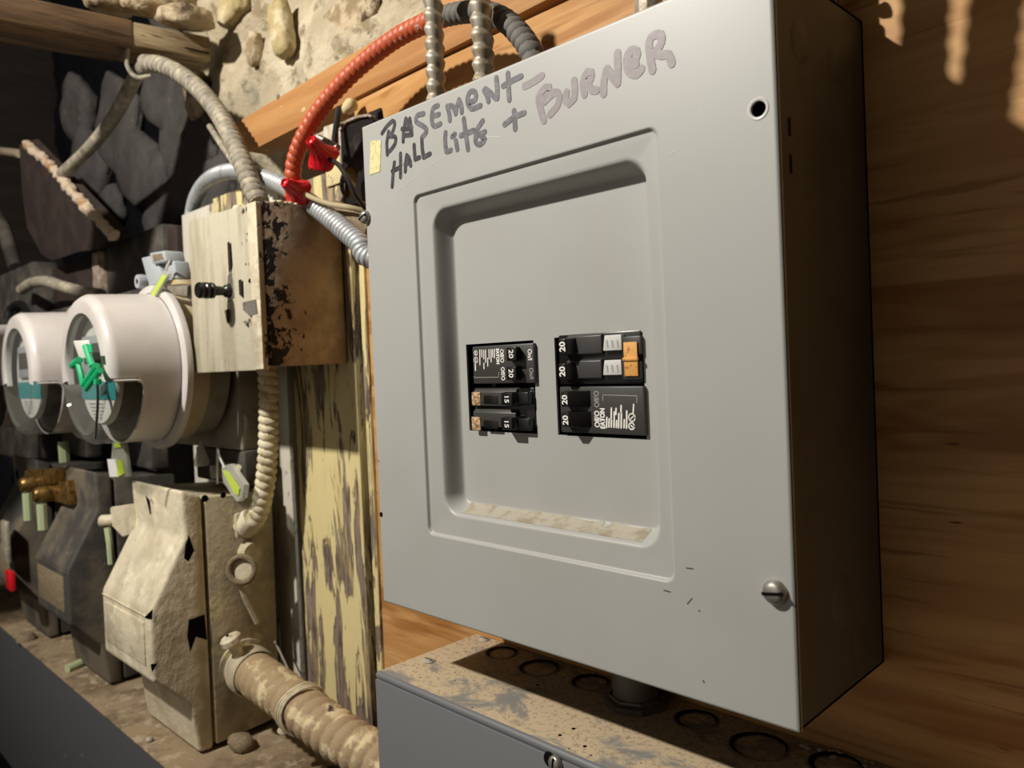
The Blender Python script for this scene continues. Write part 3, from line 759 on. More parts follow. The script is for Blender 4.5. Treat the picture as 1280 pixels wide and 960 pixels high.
for k in range(170):                                                     # grit on the lid
    u = random.random(); x = -.01 + .34 * u; y = random.choice((-.02 + random.gauss(0, .012), random.uniform(-.095, -.002)))
    if k > 120: x = random.uniform(.255, .33); y = random.uniform(-.012, -.002)
    if not -.097 < y < -.002: continue
    s_ = random.uniform(.0004, .0010) if k < 120 else random.uniform(.0007, .0018)
    t = bmesh.new(); bmesh.ops.create_icosphere(t, subdivisions=1, radius=s_)
    stuffm.join(t, Matrix.Translation((x, y, TZ + s_ * .3)) @ Matrix.Scale(.6, 4, (0, 0, 1)))
o = stuffm.build('grit', M['dust'], ww); stuff(o)
for u, v, r in ((536, 827, .0048), (605, 800, .0042)):
    c = at(u, v, z=TZ); m = MB(); m.lathe([(0, .0020), (r * .6, .0018), (r, .0006), (r, 0)], c, (0, 0, 1), 20); sc = m.build('lid_screw', M['dust'], ww)
    MB().box((c.x - r * .8, c.y - .0004, TZ + .0018), (c.x + r * .8, c.y + .0004, TZ + .0021)).build('slot', M['void'], sc)
for u, v in ((700, 919), (731, 933), (717, 911), (672, 856)):
    c = at(u, v, z=TZ); MB().lathe([(0, .0002), (.0011, .0002), (.0012, 0)], c, (0, 0, 1), 14).build('lid_hole', M['void'], ww)
c = at(694, 953, y=-.1003)
screw(ww, (c.x + .001, -.1003, c.z), .0046, PI / 2 - .15, .0035)
MB().lathe([(0, -.0003), (.0042, -.0003), (.0046, .0003)], (c.x - .0042, -.1003, c.z), (0, 1, 0), 24).build('keyhole', M['void'], ww)
c = at(795, 878, z=TZ)
nip = thing('conduit_nipple', 'dark gray conduit nipple joining panel bottom to the wireway lid', 'fitting', (c.x, c.y, TZ))
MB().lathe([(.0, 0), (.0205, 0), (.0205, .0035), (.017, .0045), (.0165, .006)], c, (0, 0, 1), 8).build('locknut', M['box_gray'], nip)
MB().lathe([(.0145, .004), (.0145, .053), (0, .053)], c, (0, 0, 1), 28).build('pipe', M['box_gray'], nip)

# ================================================================== CABLES AT THE PANEL TOP
for k, (P, r, lab) in enumerate(((((545, 128), (543.5, 60), (541, 0), (538, -60)), 0.0068, 'left of two bare steel armored cables rising from the panel top'),
                            (((606, 108), (603, 50), (600, 0), (596, -60)), .0074, 'right of two bare steel armored cables rising from the panel top'))):
    pts = apath(P, -.078)
    pts[0].z = H_ - .001
    m = MB(); m.flex(pts, r, .0092, .27, 20, 12, .5, True)
    tag(m.build('armored_cable', M['armor']), lab, 'cable', 'bare steel armored cables')
rp = [(366, 246, -.052), (366, 225, -.053), (368, 202, -.054), (378, 174, -.054), (397, 141, -.052), (425, 107, -.048), (460, 74, -.044), (500, 45, -.043), (540, 26, -.045), (575, 16, -.05),
      (607, 16, -.055), (632, 26, -.06), (652, 46, -.064), (666, 70, -.067)]
pts = apath(rp); pts.append(Vector((pts[-1].x + .004, pts[-1].y, H_ - .001)))
tag(MB().flex(pts, .0075, .0070, .22, 18, 10, .5).build('armored_cable', M['red_flex']),
    'red painted armored cable arching to the panel top, gray at its right end', 'cable')
# fitting glimpsed at the panel's far top corner, with its cable going up
fx = thing('cable_connector', 'dark cable connector at the far top right corner of the panel', 'fitting', (.285, -.02, H_))
MB().lathe([(0, 0), (.0095, 0), (.0095, .008), (.0075, .009), (.0075, .03)], (.283, -.020, H_), (0, 0, 1), 20).build('body', M['bracket'], fx)
MB().lathe([(0, 0), (.0032, 0), (.0038, -.003)], (.2925, -.020, H_ + .014), (-1, 0, 0), 14).build('screw', M['zinc'], fx)
tag(MB().flex([(.283, -.020, H_ + .03), (.284, -.022, .42), (.29, -.03, .50), (.30, -.04, .62)], .0062, .0085, .18, 14, 6).build('armored_cable', M['armor']),
    'armored cable above the connector at the far top right of the panel', 'cable')
for k, (x, y) in enumerate(((.256, -.050), (.2705, -.078), (.2868, -.086))):  # unseen cables, added to shade the plywood right of the panel
    tag(MB().flex([(x, y, H_ - .001), (x + .0012 * k * k, y, .36), (x + .0024 * k * k, y - .002, .42), (x + .004 * k * k, y, .50), (x + .01, y + .01, .62)], .0088, .0105, .18, 14, 6).build('armored_cable', M['armor']),
        ['armored cable rising from the panel top left of the far connector, above the frame', 'armored cable rising from the panel top next to the far connector, above the frame', 'rightmost armored cable rising from the panel top, above the frame'][k], 'cable')
p = at(811, 4, y=-.075)
tag(MB().lathe([(0, -.012), (.0055, -.012), (.0072, -.008), (.0072, .004), (.005, .006), (.005, .014), (0, .014)], (p.x, p.y, H_ + .012), (0, 0, 1), 10).build('conduit_connector', M['armor']),
    'small pale metal connector peeking over the panel top edge, right of the handwriting', 'fitting')

# ================================================================== BRACKET, WIRES, RED BUSHINGS LEFT OF THE PANEL
br = thing('steel_bracket', 'dark steel box plate with a round hole, half hidden behind the panel', 'bracket', at(450, 200, y=-.03))
y0 = -.011
a, b = at(425, 156, y=y0), at(416, 255, y=y0); xr = at(481, 200, y=y0).x; zt, zb = at(440, 150, y=y0).z, at(440, 256, y=y0).z
hc = at(435, 228, y=y0); hr = .0136
m = MB(); n = 40; A, B = [], []
for k in range(n):
    c_, s_ = math.cos(2 * PI * k / n), math.sin(2 * PI * k / n)
    tx = min(((xr - hc.x) / c_ if c_ > 1e-6 else (a.x - hc.x) / c_ if c_ < -1e-6 else 9), ((zt - hc.z) / s_ if s_ > 1e-6 else (zb - hc.z) / s_ if s_ < -1e-6 else 9))
    A.append((hc.x + hr * c_, hc.z + hr * s_)); B.append((hc.x + tx * c_, hc.z + tx * s_))
for yy in (y0, y0 + .0015):
    va = [m.bm.verts.new((p[0], yy, p[1])) for p in A]; vb = [m.bm.verts.new((p[0], yy, p[1])) for p in B]
    for k in range(n): m.bm.faces.new((va[k], va[(k + 1) % n], vb[(k + 1) % n], vb[k]))
m.build('plate', M['bracket'], br, ang=20)
lip = [at(424, 161, y=y0 - .002), at(432, 150, y=y0 - .003), at(447, 144, y=y0 - .003), at(460, 142, y=y0 - .003), at(470, 148, y=y0 - .003), at(480, 152, y=y0 - .003)]
m = MB()
for p, q in zip(lip, lip[1:]):
    d = Vector((0, .010, 0)); e = Vector((0, 0, -.0022)); m.hexa([p, q, q + e, p + e, p + d, q + d, q + d + e, p + d + e])
m.build('top_lip', M['bracket_edge'], br)
m = MB(); m.box((a.x - .002, y0 - .001, .345), (a.x + .0012, y0 + .004, zt - .002), .0006); m.build('side_lip', M['bracket_edge'], br)
tag(rock(at(437, 133, y=-.012), (.0085, .006, .006), 55, 2, .3, .6).build('plaster_chip', M['plaster'], ang=180),
    'cream plaster lump above the dark bracket, under the red cable', 'debris')
MB_ = MB(); P = apath([(404, 158), (421, 152), (417, 192), (402, 186)], -.01); MB_.hexa([*P, *[p + Vector((0, .01, 0)) for p in P]], .0015)
tag(MB_.build('plaster_flake', M['peel_white']), 'white plaster flake beside the red cable, left of the bracket', 'debris')
tag(MB().tube(apath([(424, 134, -.016), (420, 158, -.02), (417, 185, -.026)]), .0028, 10).build('black_wire', M['wire_black']), 'short thick black wire beside the white plaster flake', 'wire')
tag(MB().tube(apath([(412, 199, -.052), (424, 207, -.052), (436, 226, -.05), (446, 246, -.045), (458, 262, -.035)]), .0021, 10).build('black_wire', M['wire_black']), 'thin black wire hanging from the upper red wire nut across the round hole', 'wire')
tag(MB().tube(apath([(376, 240, -.05), (392, 248, -.052), (412, 255, -.05), (436, 259, -.045), (456, 264, -.035)]), .0022, 10).build('cream_wire', M['wire_cream']), 'cream wire running from the lower red wire nut to the panel', 'wire')
tag(MB().flex(apath([(398, 172, -.035), (410, 178, -.034), (422, 185, -.033)]), .0032, .0036, .28, 12, 8).build('threaded_stud', M['zinc']), 'silver threaded stud behind the upper red wire nut', 'screw')


def wire_nut(u, v, y, ax, s, lab):
    c = at(u, v, y=y); ax = Vector(ax).normalized()
    t = thing('wire_nut', lab, 'connector', c, 'red wire nuts')
    e = ax.orthogonal().normalized(); g_ = ax.cross(e)
    m = MB(); m.lathe([(0, .0128 * s), (.0018 * s, .0118 * s), (.0030 * s, .0132 * s), (.0040 * s, .0122 * s), (.0050 * s, .004 * s), (.0072 * s, -.001 * s), (.0108 * s, -.0055 * s), (.0112 * s, -.008 * s), (.0084 * s, -.0105 * s), (0, -.0105 * s)], c, ax, 48)
    for vtx in m.bm.verts:
        k = (vtx.co - c); h = k.dot(ax); d = k - ax * h
        if d.length > .002 * s:
            an = math.atan2(d.dot(g_), d.dot(e))
            if -.002 * s < h < .0122 * s: vtx.co += d.normalized() * .0005 * s * math.cos(an * 14)
            if h < -.004 * s: vtx.co += d.normalized() * 0.0008 * s * math.cos(an * 4 + .5) - ax * .0008 * s * math.cos(an * 4 + .5)
    m.build('cone', M['red'], t, ang=40)
    for sg in (-1, 1):
        d = e * sg; h_ = ax.cross(d); b0 = c + d * .0075 * s - ax * .003 * s; tip = c + d * .0122 * s - ax * .006 * s
        q = MB(); q.hexa([b0 + h_ * .004 * s, b0 - h_ * .004 * s, b0 - h_ * .004 * s - ax * .006 * s, b0 + h_ * .004 * s - ax * .006 * s, tip + h_ * .0022 * s, tip - h_ * .0022 * s, tip - h_ * .0018 * s - ax * .002 * s, tip + h_ * .0018 * s - ax * .002 * s], .0009 * s)
        q.build('wing', M['red'], t)


wire_nut(399, 190, -.058, (.38, -.62, .34), 1.2, 'red wire nut beside the red cable, the upper of two')
wire_nut(367, 236, -.058, (.36, -.70, .16), 1.1, 'red wire nut at the foot of the red cable, above the cream box')

# silver flexible conduit
sv = [(239, 285, .034), (240, 265, .030), (245, 246, .020), (255, 230, .008), (270, 219, -.01), (290, 214, -.014), (312, 216, -.018), (335, 224, -.024), (358, 234, -.030), (385, 252, -.036), (408, 269, -.042), (432, 289, -.05), (450, 305, -.056), (463, 322, -.06)]
pts = apath(sv)
pts = [p for p in pts if p.x < -.004] + [Vector((.0005, -.058, .242))]
tag(MB().flex(pts, .0090, .0066, .36, 18, 10, .45).build('flexible_conduit', M['silver_flex']), 'silver flexible conduit looping behind the cream box into the panel left side', 'conduit')
tag(MB().tube(apath([(418, 262, -.03), (436, 270, -.032), (452, 280, -.032), (466, 288, -.03)]), .0085, 14).build('pipe_stub', M['ko']), 'dusty brown pipe stub between the cream wire and the silver conduit', 'pipe')

# gray cable hung from the joist
gx = thing('armored_cable', 'thick gray painted armored cable hung from the joist down to the cream box', 'cable', at(262, 125, y=-.02))
gp = [(325, 254, -.045), (316, 236, -.045), (304, 205, -.042), (291, 175, -.036), (272, 140, -.030), (247, 110, -.03), (222, 91, -.035), (200, 81, -.042), (180, 79, -.05)]
pts = apath(gp)
def stretch(a, th): return 0
MB().flex(pts, .0103, .0090, .24, 18, 10, .55).build('armor', M['gray_flex'], gx)
P2 = [pts[-1] + Vector((.004, .004, 0))] + apath([(172, 92, -.05), (158, 118, -.05), (140, 150, -.05), (112, 185, -.05), (78, 217, -.05)])
MB().tube(P2, .0085, 14).build('smooth_run', M['gray_flex'], gx)
c = at(176, 84, y=-.052)
m = MB(); m.tube([c + Vector((-.004, -.013, .022)), c + Vector((-.004, -.014, .0)), c + Vector((0, -.006, -.013)), c + Vector((.008, .008, -.011))], .0028, 8); m.build('strap', M['gray_flex'], gx)
tag(MB().tube(apath([(262, 158, 0.0), (275, 178, -.01), (290, 200, -.02), (300, 217, -.028)]), .0034, 10).build('thin_cable', M['gray_flex']), 'thin gray cable running beside the thick gray armored cable', 'cable')

# ================================================================== CREAM BOX WITH KNOB
ub = thing('junction_box', 'cream painted steel box with a black knob, peeling brown side', 'box', (-.25, -.05, .165))
bz0, bz1 = .166, .3105
x0 = -.3080
m = MB(); m.box((x0 + .001, -.087, bz0 + .002), (-.1680, -.0075, bz1), .0018, 2); body = m.build('body', M['peel_side'], ub)
m = MB(); m.hexa([(x0, -.0915, bz0 - .001), (-.1692, -.0915, bz0 - .001), (-.1692, -.0915, bz1 - .001), (x0, -.0915, bz1 + .004),
                  (x0, -.086, bz0 - .001), (-.1692, -.086, bz0 - .001), (-.1692, -.086, bz1 - .001), (x0, -.086, bz1 + .004)], .0014)
door = m.build('front_cover', M['white_front'], ub)
m = MB(); m.box((-.1840, -.0927, bz0), (-.1683, -.0910, bz1 - .001), .0007); m.build('edge_strip', M['cream_cast'], ub)
c = at(312, 351, y=-.0927)
MB().lathe([(0, -.0003), (.0017, -.0003), (.002, .0003)], c, (0, 1, 0), 14).build('hole', M['void'], ub)
k0 = at(287, 364, y=-.0915)
kn = MB(); kn.lathe([(0, .030), (.0062, .030), (.0072, .0285), (.0072, .0255), (.0060, .0245), (.0074, .0232), (.0074, .0205), (.0060, .0195), (.0072, .0182), (.0070, .0155), (.0045, .0135), (.0040, .006), (.0055, .0045), (.0060, .001), (.0082, 0), (0, 0)], k0, (0, -1, 0), 28)
kn.build('knob', M['black'], ub, ang=25)
m = MB(); m.hexa([k0 + Vector(q) for q in ((-.004, -.0006, -.010), (.009, -.0006, -.006), (.006, -.0006, .016), (-.001, -.0006, .014), (-.004, .0004, -.010), (.009, .0004, -.006), (.006, .0004, .016), (-.001, .0004, .014))]); m.build('worn_patch', M['zinc'], ub)
for P in ([(284, 303), (287, 302), (289, 330), (286, 345)], [(303, 378), (320, 374), (322, 392), (312, 395), (304, 388)], [(298, 350), (302, 349), (303, 372), (299, 368)], [(304, 402), (309, 400), (308, 408)], [(280, 388), (286, 386), (287, 402), (284, 405)]):
    q = [at(u, v, y=-.0930) for u, v in P]; m = MB(); m.bm.faces.new([m.bm.verts.new(v) for v in q]); m.build('flaked_patch', M['zinc'] if P[0][0] > 302 else M['dark_wood'], ub, smooth_=False)
for (u, v, y, r) in ((297, 250, -.075, .0055), (312, 246, -.06, .006)):
    c = at(u, v, y=y); m = MB(); m.lathe([(0, .007), (r * .7, .007), (r, .004), (r, -.004), (0, -.004)], (c.x, c.y, bz1 + .001), (0, 0, 1), 16); m.build('lug', M['cream_cast'], ub)
m = MB()
for k in range(14):
    t_ = k / 13; c = Vector((-.171 + .004 * random.random(), -.075 + .07 * t_, bz1)); t = bmesh.new(); bmesh.ops.create_icosphere(t, subdivisions=2, radius=random.uniform(.002, .0045))
    m.join(t, Matrix.Translation(c) @ Matrix.Scale(.6, 4, (0, 0, 1)))
stuff(m.build('paint_crust', M['cream_cast'], ub))
MB().lathe([(.009, 0), (.0122, 0), (.0122, .006), (.0095, .008)], (at(325, 254, y=-.045).x, -.045, bz1), (0, 0, 1), 20).build('cable_collar', M['gray_flex'], ub)

# ================================================================== METERS AND THEIR SWITCHES
MX, MZ, STEP = -.388, .173, -.249
FR, R0, R1 = -.170, .0765, .0745


def meter(dx, lab):
    cx = MX + dx; o = Vector((cx, 0, MZ))
    t = thing('electric_meter', lab, 'meter', (cx, -.1, MZ), 'round white electric meters')
    # base ring and flange
    MB().lathe([(.0765, -.074), (.0765, -.094), (.070, -.094)], o, (0, 1, 0), 56).build('base_ring', M['meter_ring'], t)
    MB().lathe([(.066, -.0475), (.0755, -.053), (.0755, -.0735), (.066, -.0735)], o, (0, 1, 0), 56).build('socket_rim', M['socket_gray'], t)
    MB().lathe([(.0775, -.103), (.0825, -.103), (.0855, -.101), (.086, -.098), (.0855, -.095), (.081, -.094)], o, (0, 1, 0), 64).build('flange', M['meter_white'], t)
    # housing: a can with its lower front cut away
    n, ny = 96, 26; m = MB(); ZW = -.012
    prof = [(-.103 + (FR + .0075 + .103) * k / ny) for k in range(ny + 1)]
    rad = [R0 + (R1 - R0) * k / ny for k in range(ny + 1)]
    rows = [(rad[k], prof[k]) for k in range(ny + 1)] + [(R1 - .0014, FR + .0045), (R1 - .0042, FR + .001), (R1 - .0075, FR), (R1 - .0185, FR), (R1 - .0195, FR + .002), (R1 - .0195, FR + .008)]
    V = [[m.bm.verts.new((cx + r * math.cos(2 * PI * i / n), y, MZ + r * math.sin(2 * PI * i / n))) for i in range(n)] for r, y in rows]
    cut = MB()
    for k in range(len(rows) - 1):
        for i in range(n):
            j = (i + 1) % n; zc = (V[k][i].co.z + V[k][j].co.z + V[k + 1][i].co.z) / 3 - MZ; yc = (rows[k][1] + rows[k + 1][1]) / 2
            f = (V[k][i], V[k][j], V[k + 1][j], V[k + 1][i])
            win = zc < ZW and (yc < -.1395 + max(0, .006 - (ZW - zc)) * -1)
            if win:
                if k < ny + 3: cut.quad([v.co for v in f])
            else: m.bm.faces.new(f)
    bmesh.ops.delete(m.bm, geom=[v for v in m.bm.verts if not v.link_faces], context='VERTS')
    h = m.build('housing', M['meter_white'], t)
    bmesh.ops.remove_doubles(cut.bm, verts=cut.bm.verts, dist=1e-6)
    # clear lens over the front and the cut-away
    cut.lathe([(R1 - .010, FR), (R1 - .012, FR + .003), (0, FR + .003)], o, (0, 1, 0), 48)
    cut.build('clear_cover', M['clear'], t)
    # lip round the window
    m = MB(); m.tube([Vector((cx + math.copysign(math.sqrt(R0 ** 2 - zz ** 2), 1) * 1.0, yy, MZ + zz)) for yy, zz in ((-.166, ZW), (-.150, ZW), (-.143, ZW - .001), (-.139, ZW - .007), (-.1385, -.03), (-.1385, -.045), (-.1385, -.06))], .0011, 8)
    m.build('window_lip', M['meter_white'], t)
    # dial plate inside
    MB().lathe([(0, -.156), (.054, -.156), (.056, -.153), (.056, -.150), (0, -.150)], o, (0, 1, 0), 48).build('dial_face', M['face_white'], t)
    MB().lathe([(.053, -.150), (.053, -.104), (0, -.104)], o, (0, 1, 0), 48).build('register', M['dark_steel'], t)
    MB().lathe([(.0715, -.104), (.0715, -.137), (.054, -.138)], o, (0, 1, 0), 56).build('inner_liner', M['black'], t)
    m = MB(); m.box((cx - .048, -.1567, MZ - .030), (cx + .050, -.1562, MZ - .010)); m.build('label_band', M['teal'], t)
    m = MB()
    for k in range(5):
        zz = MZ - .035 - .0035 * k; w2 = .028 - .003 * k
        m.box((cx - w2, -.1566, zz), (cx - w2 * .2, -.1562, zz + .0014)); m.box((cx - w2 * .05, -.1566, zz), (cx + w2 * (.4 + .1 * (k % 3)), -.1562, zz + .0014))
    m.build('small_print', M['gray_ink'], t)
    MB().box((cx - .034, -.1595, MZ - .005), (cx + .034, -.1558, MZ + .034), .002).build('display_bezel', M['latch_gray'], t)
    MB().box((cx - .026, -.1600, MZ + .006), (cx + .026, -.1592, MZ + .026), .0004).build('display', M['dark_steel'], t)
    return t


meter(0, 'white round electric meter nearest the cream box, green seal hanging on it')
meter(STEP, 'white round electric meter second from the cream box')
meter(2 * STEP, 'white round electric meter at the left edge, mostly cut off by it')

sx = -.300                                                               # right side plane of the cream switch
def prof(*p): return [(lambda q: (q.y, q.z))(at(u, v, x=sx)) for u, v in p]
ysm = -.0945
bl = at(127, 748, y=-.150).x
cov = prof((226, 613), (231, 672), (187, 768), (191, 853), (238, 882), (249, 942))
cov = [(ysm, .0455)] + cov + [(ysm, at(272, 934, x=sx).z)]


def meter_switch(dx, mc, mb, lab, plate):
    o = thing('meter_switch', lab, 'switch box', (sx - .05 + dx, -.07, cov[-1][1]), 'switch boxes under the meters')
    m = MB(); m.prism(cov, bl + dx, sx + dx, 'x', .004, 3); m.build('cover', M[mc], o, ang=50)
    m = MB(); m.prism([(ysm + .0022, .044), (ysm + .0022, cov[-1][1] + .003), (-.022, at(345, 902, x=sx).z + .004), (-.020, .038)], bl + dx - .004, sx + dx + .0005, 'x', .002); m.build('body', M[mb], o)
    k = round(-dx / -STEP) if dx else 0
    so = thing('meter_socket', ['dark socket box on the wall behind the nearest meter', 'dark socket box behind the second meter', 'dark socket box behind the meter cut by the left edge'][abs(k)], 'socket box', (sx - .07 + dx, -.03, .05))
    m = MB(); m.box((bl + dx + .008, -.046, .0465), (sx + dx - .004, -.024, .083), .003); m.build('neck', M['dark_steel'], so)
    m = MB(); m.box((bl + dx - .05, -.046, .083), (sx + dx - .008, -.021, .275), .003); m.build('box', M['socket_gray'] if dx == 0 else M['dark_steel'], so)
    # raised plate on the bulge
    f0, f1 = cov[3], cov[4]; yy = f0[0]
    bz = (cov[4][1] + .012, cov[3][1] - .010)
    m = MB(); m.box((bl + dx + .012, yy - .0014, bz[0]), (sx + dx - .014, yy + .003, bz[1]), .0008); m.build('name_plate', M[plate], o)
    m = MB(); m.box((bl + dx + .004, yy - .0012, cov[3][1] - .0045), (sx + dx - .003, yy + .003, cov[3][1] - .003), .0004); m.build('lip', M[mc], o)
    return o


ws = meter_switch(0, 'cream_cast', 'cream_side', 'cream painted meter switch box with bulging cover, paint flaking off', 'cream_cast')
d1 = meter_switch(STEP, 'dark_cast', 'dark_steel', 'dusty black meter switch box next to the cream one', 'ko')
d2 = meter_switch(2 * STEP, 'dark_cast', 'dark_steel', 'dusty black meter switch box at the left edge of the photo', 'ko')
for k, o in enumerate((d1, d2)):                                          # slot in the upper face of the black covers
    dx = STEP * (k + 1); yy = cov[1][0]
    MB().box((bl + dx + .022, yy - .0004, .018), (bl + dx + .032, yy + .002, .030)).build('slot', M['void'], o)
# screw holes, keyed tear and seam on the cream switch
c = at(255, 622, x=sx + .0006)
for u, v, r in ((256, 623, .0035), (279, 619, .003)):
    c = at(u, v, x=sx + .0006); MB().lathe([(0, .0004), (r * .9, .0004), (r, 0)], c, (1, 0, 0), 14).build('hole', M['void'], ws)
p = at(185, 628, y=cov[1][0] - .0004)
m = MB(); m.hexa([p + Vector(q) for q in ((-.006, 0, .006), (.003, 0, .002), (.0035, 0, -.012), (.0005, 0, -.006), (-.006, .002, .006), (.003, .002, .002), (.0035, .002, -.012), (.0005, .002, -.006))]); m.build('slot', M['void'], ws)
for P in ([(236, 668), (243, 688), (236, 702), (230, 698), (232, 680)], [(236, 775), (256, 768), (259, 800), (245, 796), (238, 815), (234, 795)], [(184, 768), (191, 761), (190, 775), (180, 772)], [(188, 830), (197, 829), (190, 841)]):
    q = [at(u, v, x=sx + .0005) for u, v in P]; m = MB(); m.quad(q) if len(q) == 4 else m.bm.faces.new([m.bm.verts.new(v) for v in q]); m.build('flaked_patch', M['void'], ws, smooth_=False)

# latch on the left of the cream switch, with its seal
lt = thing('side_latch', 'cream painted latch lug on the left side of the cream switch', 'latch', at(148, 650, y=-.11))
P = [(137, 634), (163, 630), (166, 668), (153, 672), (140, 658)]
m = MB(); A = [m.bm.verts.new(at(u, v, y=-.118)) for u, v in P]; B = [m.bm.verts.new(v.co + Vector((.004, .014, 0))) for v in A]
m.bm.faces.new(A); m.bm.faces.new(B[::-1])
for k in range(5): m.bm.faces.new((A[k], B[k], B[(k + 1) % 5], A[(k + 1) % 5]))
bmesh.ops.bevel(m.bm, geom=m.bm.edges[:], offset=.0012, segments=2, affect='EDGES'); m.build('lug', M['cream_cast'], lt)
c = at(136, 651, y=-.118); MB().lathe([(0, .010), (.005, .010), (.007, .008), (.007, -.006), (0, -.006)], c, (-.6, -.8, 0), 18).build('bolt', M['cream_cast'], lt)
tag(MB().tube(apath([(134, 660), (137, 680), (139, 705)], -.124), .0036, 8).build('seal_tag', M['pale_green']), 'pale green seal hanging from the latch of the cream switch', 'seal')

# seals on the meters
gs = thing('meter_seal', 'green plastic seal with a white tag on the nearest meter front', 'seal', at(108, 465, y=-.178))
P = apath([(91, 426), (110, 425), (113, 446), (99, 449)], -.180); m = MB(); m.hexa([*P, *[p + Vector((0, .002, 0)) for p in P]], .0008); m.build('tag', M['face_white'], gs)
for P, r in (([(107, 432), (112, 448), (116, 458)], .0030), ([(91, 457), (99, 450)], .0036), ([(98, 455), (102, 470), (104, 482)], .0028), ([(105, 481), (121, 457)], .0030), ([(108, 486), (125, 463)], .0030), ([(122, 474), (122, 480)], .0034)):
    MB().tube(apath(P, -.182), r, 8).build('strap', M['green'], gs)
m = MB(); P = apath([(106, 431), (114, 430), (115, 440), (107, 441)], -.1815); m.hexa([*P, *[p + Vector((0, .001, 0)) for p in P]]); m.build('green_flap', M['green'], gs)
tag(MB().tube(apath([(122, 480, -.181), (122, 510, -.180), (119, 548, -.178)]), .0012, 8).build('seal_wire', M['dark_steel']), 'dark seal wire hanging down the front of the nearest meter', 'wire')
lb = thing('ring_latch', 'pale gray plastic latch on top of the nearest meter ring', 'latch', at(195, 335, y=-.09))
m = MB(); P = apath([(176, 322), (194, 318), (205, 352), (186, 358)], -.098); m.hexa([*P, *[p + Vector((0, .018, 0)) for p in P]], .0018); m.build('body', M['latch_gray'], lb)
m = MB(); P = apath([(186, 316), (205, 313), (208, 326), (190, 330)], -.102); m.hexa([*P, *[p + Vector((0, .02, 0)) for p in P]], .0018); m.build('hood', M['latch_gray'], lb)
m = MB(); P = apath([(190, 318.5), (202, 316.5), (204, 324), (192, 327)], -.1025); m.hexa([*P, *[p + Vector((0, .002, 0)) for p in P]], .0004); m.build('recess', M['ko'], lb)
m = MB(); P = apath([(205, 326), (217, 326), (221, 348), (209, 352)], -.096); m.hexa([*P, *[p + Vector((0, .016, 0)) for p in P]], .0018); m.build('cheek', M['latch_gray'], lb)
c = at(176, 352, y=-.098); MB().lathe([(.003, -.004), (.0072, -.004), (.0078, 0), (.0072, .006), (.003, .006)], c, (0, 1, 0), 20).build('eye', M['latch_gray'], lb)
m = MB(); P = apath([(208, 350), (222, 349), (227, 355), (206, 357)], -.1); m.hexa([*P, *[p + Vector((0, .012, 0)) for p in P]], .001); m.build('foot', M['meter_ring'], lb)
P = apath([(203, 338), (211, 342), (187, 383), (179, 379)], -.106); m = MB(); m.hexa([*P, *[p + Vector((0, .004, 0)) for p in P]], .0015)
ys = thing('seal_tag', 'pale yellow-green seal tag hanging from the gray latch over the nearest meter', 'seal', P[0])
m.build('sleeve', M['clear_tag'], ys)
P = apath([(203, 343), (208, 345), (187, 379), (183, 377)], -.1062); m = MB(); m.hexa([*P, *[p + Vector((0, .003, 0)) for p in P]], .0008); m.build('strip', M['lime'], ys)
MB().tube(apath([(206, 342), (213, 325), (207, 336)], -.104), .0009, 6).build('wire', M['label_gray'], ys)
# seal under the nearest meter
s2 = thing('seal_tag', 'clear seal tag with white and lime strip under the nearest meter', 'seal', at(147, 578, y=-.12))
P = apath([(140, 552), (154, 552), (160, 596), (137, 598)], -.122); m = MB(); m.hexa([*P, *[p + Vector((0, .005, 0)) for p in P]], .0015); m.build('sleeve', M['clear_tag'], s2)
P = apath([(134, 574), (145, 574), (147, 596), (137, 596)], -.1235); m = MB(); m.hexa([*P, *[p + Vector((0, .001, 0)) for p in P]]); m.build('white_strip', M['face_white'], s2)
P = apath([(146, 575), (152, 575), (155, 592), (147, 596)], -.1235); m = MB(); m.hexa([*P, *[p + Vector((0, .001, 0)) for p in P]]); m.build('lime_strip', M['lime'], s2)
P = apath([(142, 554), (152, 553), (151, 559), (143, 560)], -.1235); m = MB(); m.hexa([*P, *[p + Vector((0, .001, 0)) for p in P]]); m.build('lime_strip', M['lime'], s2)
# clear seal above the cream switch
s3 = thing('seal_tag', 'clear seal tag with a lime strip standing on top of the cream switch', 'seal', at(290, 600, y=-.06))
P = apath([(277, 583), (287, 580), (305, 606), (303, 622), (296, 627), (279, 603)], -.066); m = MB(); A = [m.bm.verts.new(p) for p in P]; B = [m.bm.verts.new(p + Vector((.003, .004, 0))) for p in P]; m.bm.faces.new(A); m.bm.faces.new(B[::-1])
for k in range(6): m.bm.faces.new((A[k], B[k], B[(k + 1) % 6], A[(k + 1) % 6]))
m.build('sleeve', M['clear_tag'], s3)
P = apath([(278, 588), (284, 589), (299, 611), (298, 619), (293, 617)], -.0672); m = MB(); A = [m.bm.verts.new(p) for p in P]; B = [m.bm.verts.new(p + Vector((0, .001, 0))) for p in P]; m.bm.faces.new(A); m.bm.faces.new(B[::-1])
for k in range(5): m.bm.faces.new((A[k], B[k], B[(k + 1) % 5], A[(k + 1) % 5]))
m.build('lime_strip', M['lime'], s3)
MB().tube(apath([(281, 585, -.066), (274, 570, -.066), (272, 560, -.066), (272, 605, -.066)]), .0012, 6).build('wire', M['label_gray'], s3)
c = at(266, 590, y=-.066); MB().lathe([(.003, -.002), (.0075, -.002), (.0075, .003), (.003, .003)], c, (.3, 1, 0), 18).build('eyelet', M['clear_tag'], s3)
s4 = at(252, 575, y=-.07); m = MB(); m.lathe([(0, .021), (.0012, .019), (.0085, -.003), (.0065, -.006), (0, -.006)], s4, (0, 0, 1), 14)
tag(m.build('seal_cone', M['clear_tag']), 'small clear plastic cone behind the clear seal on the cream switch', 'seal')
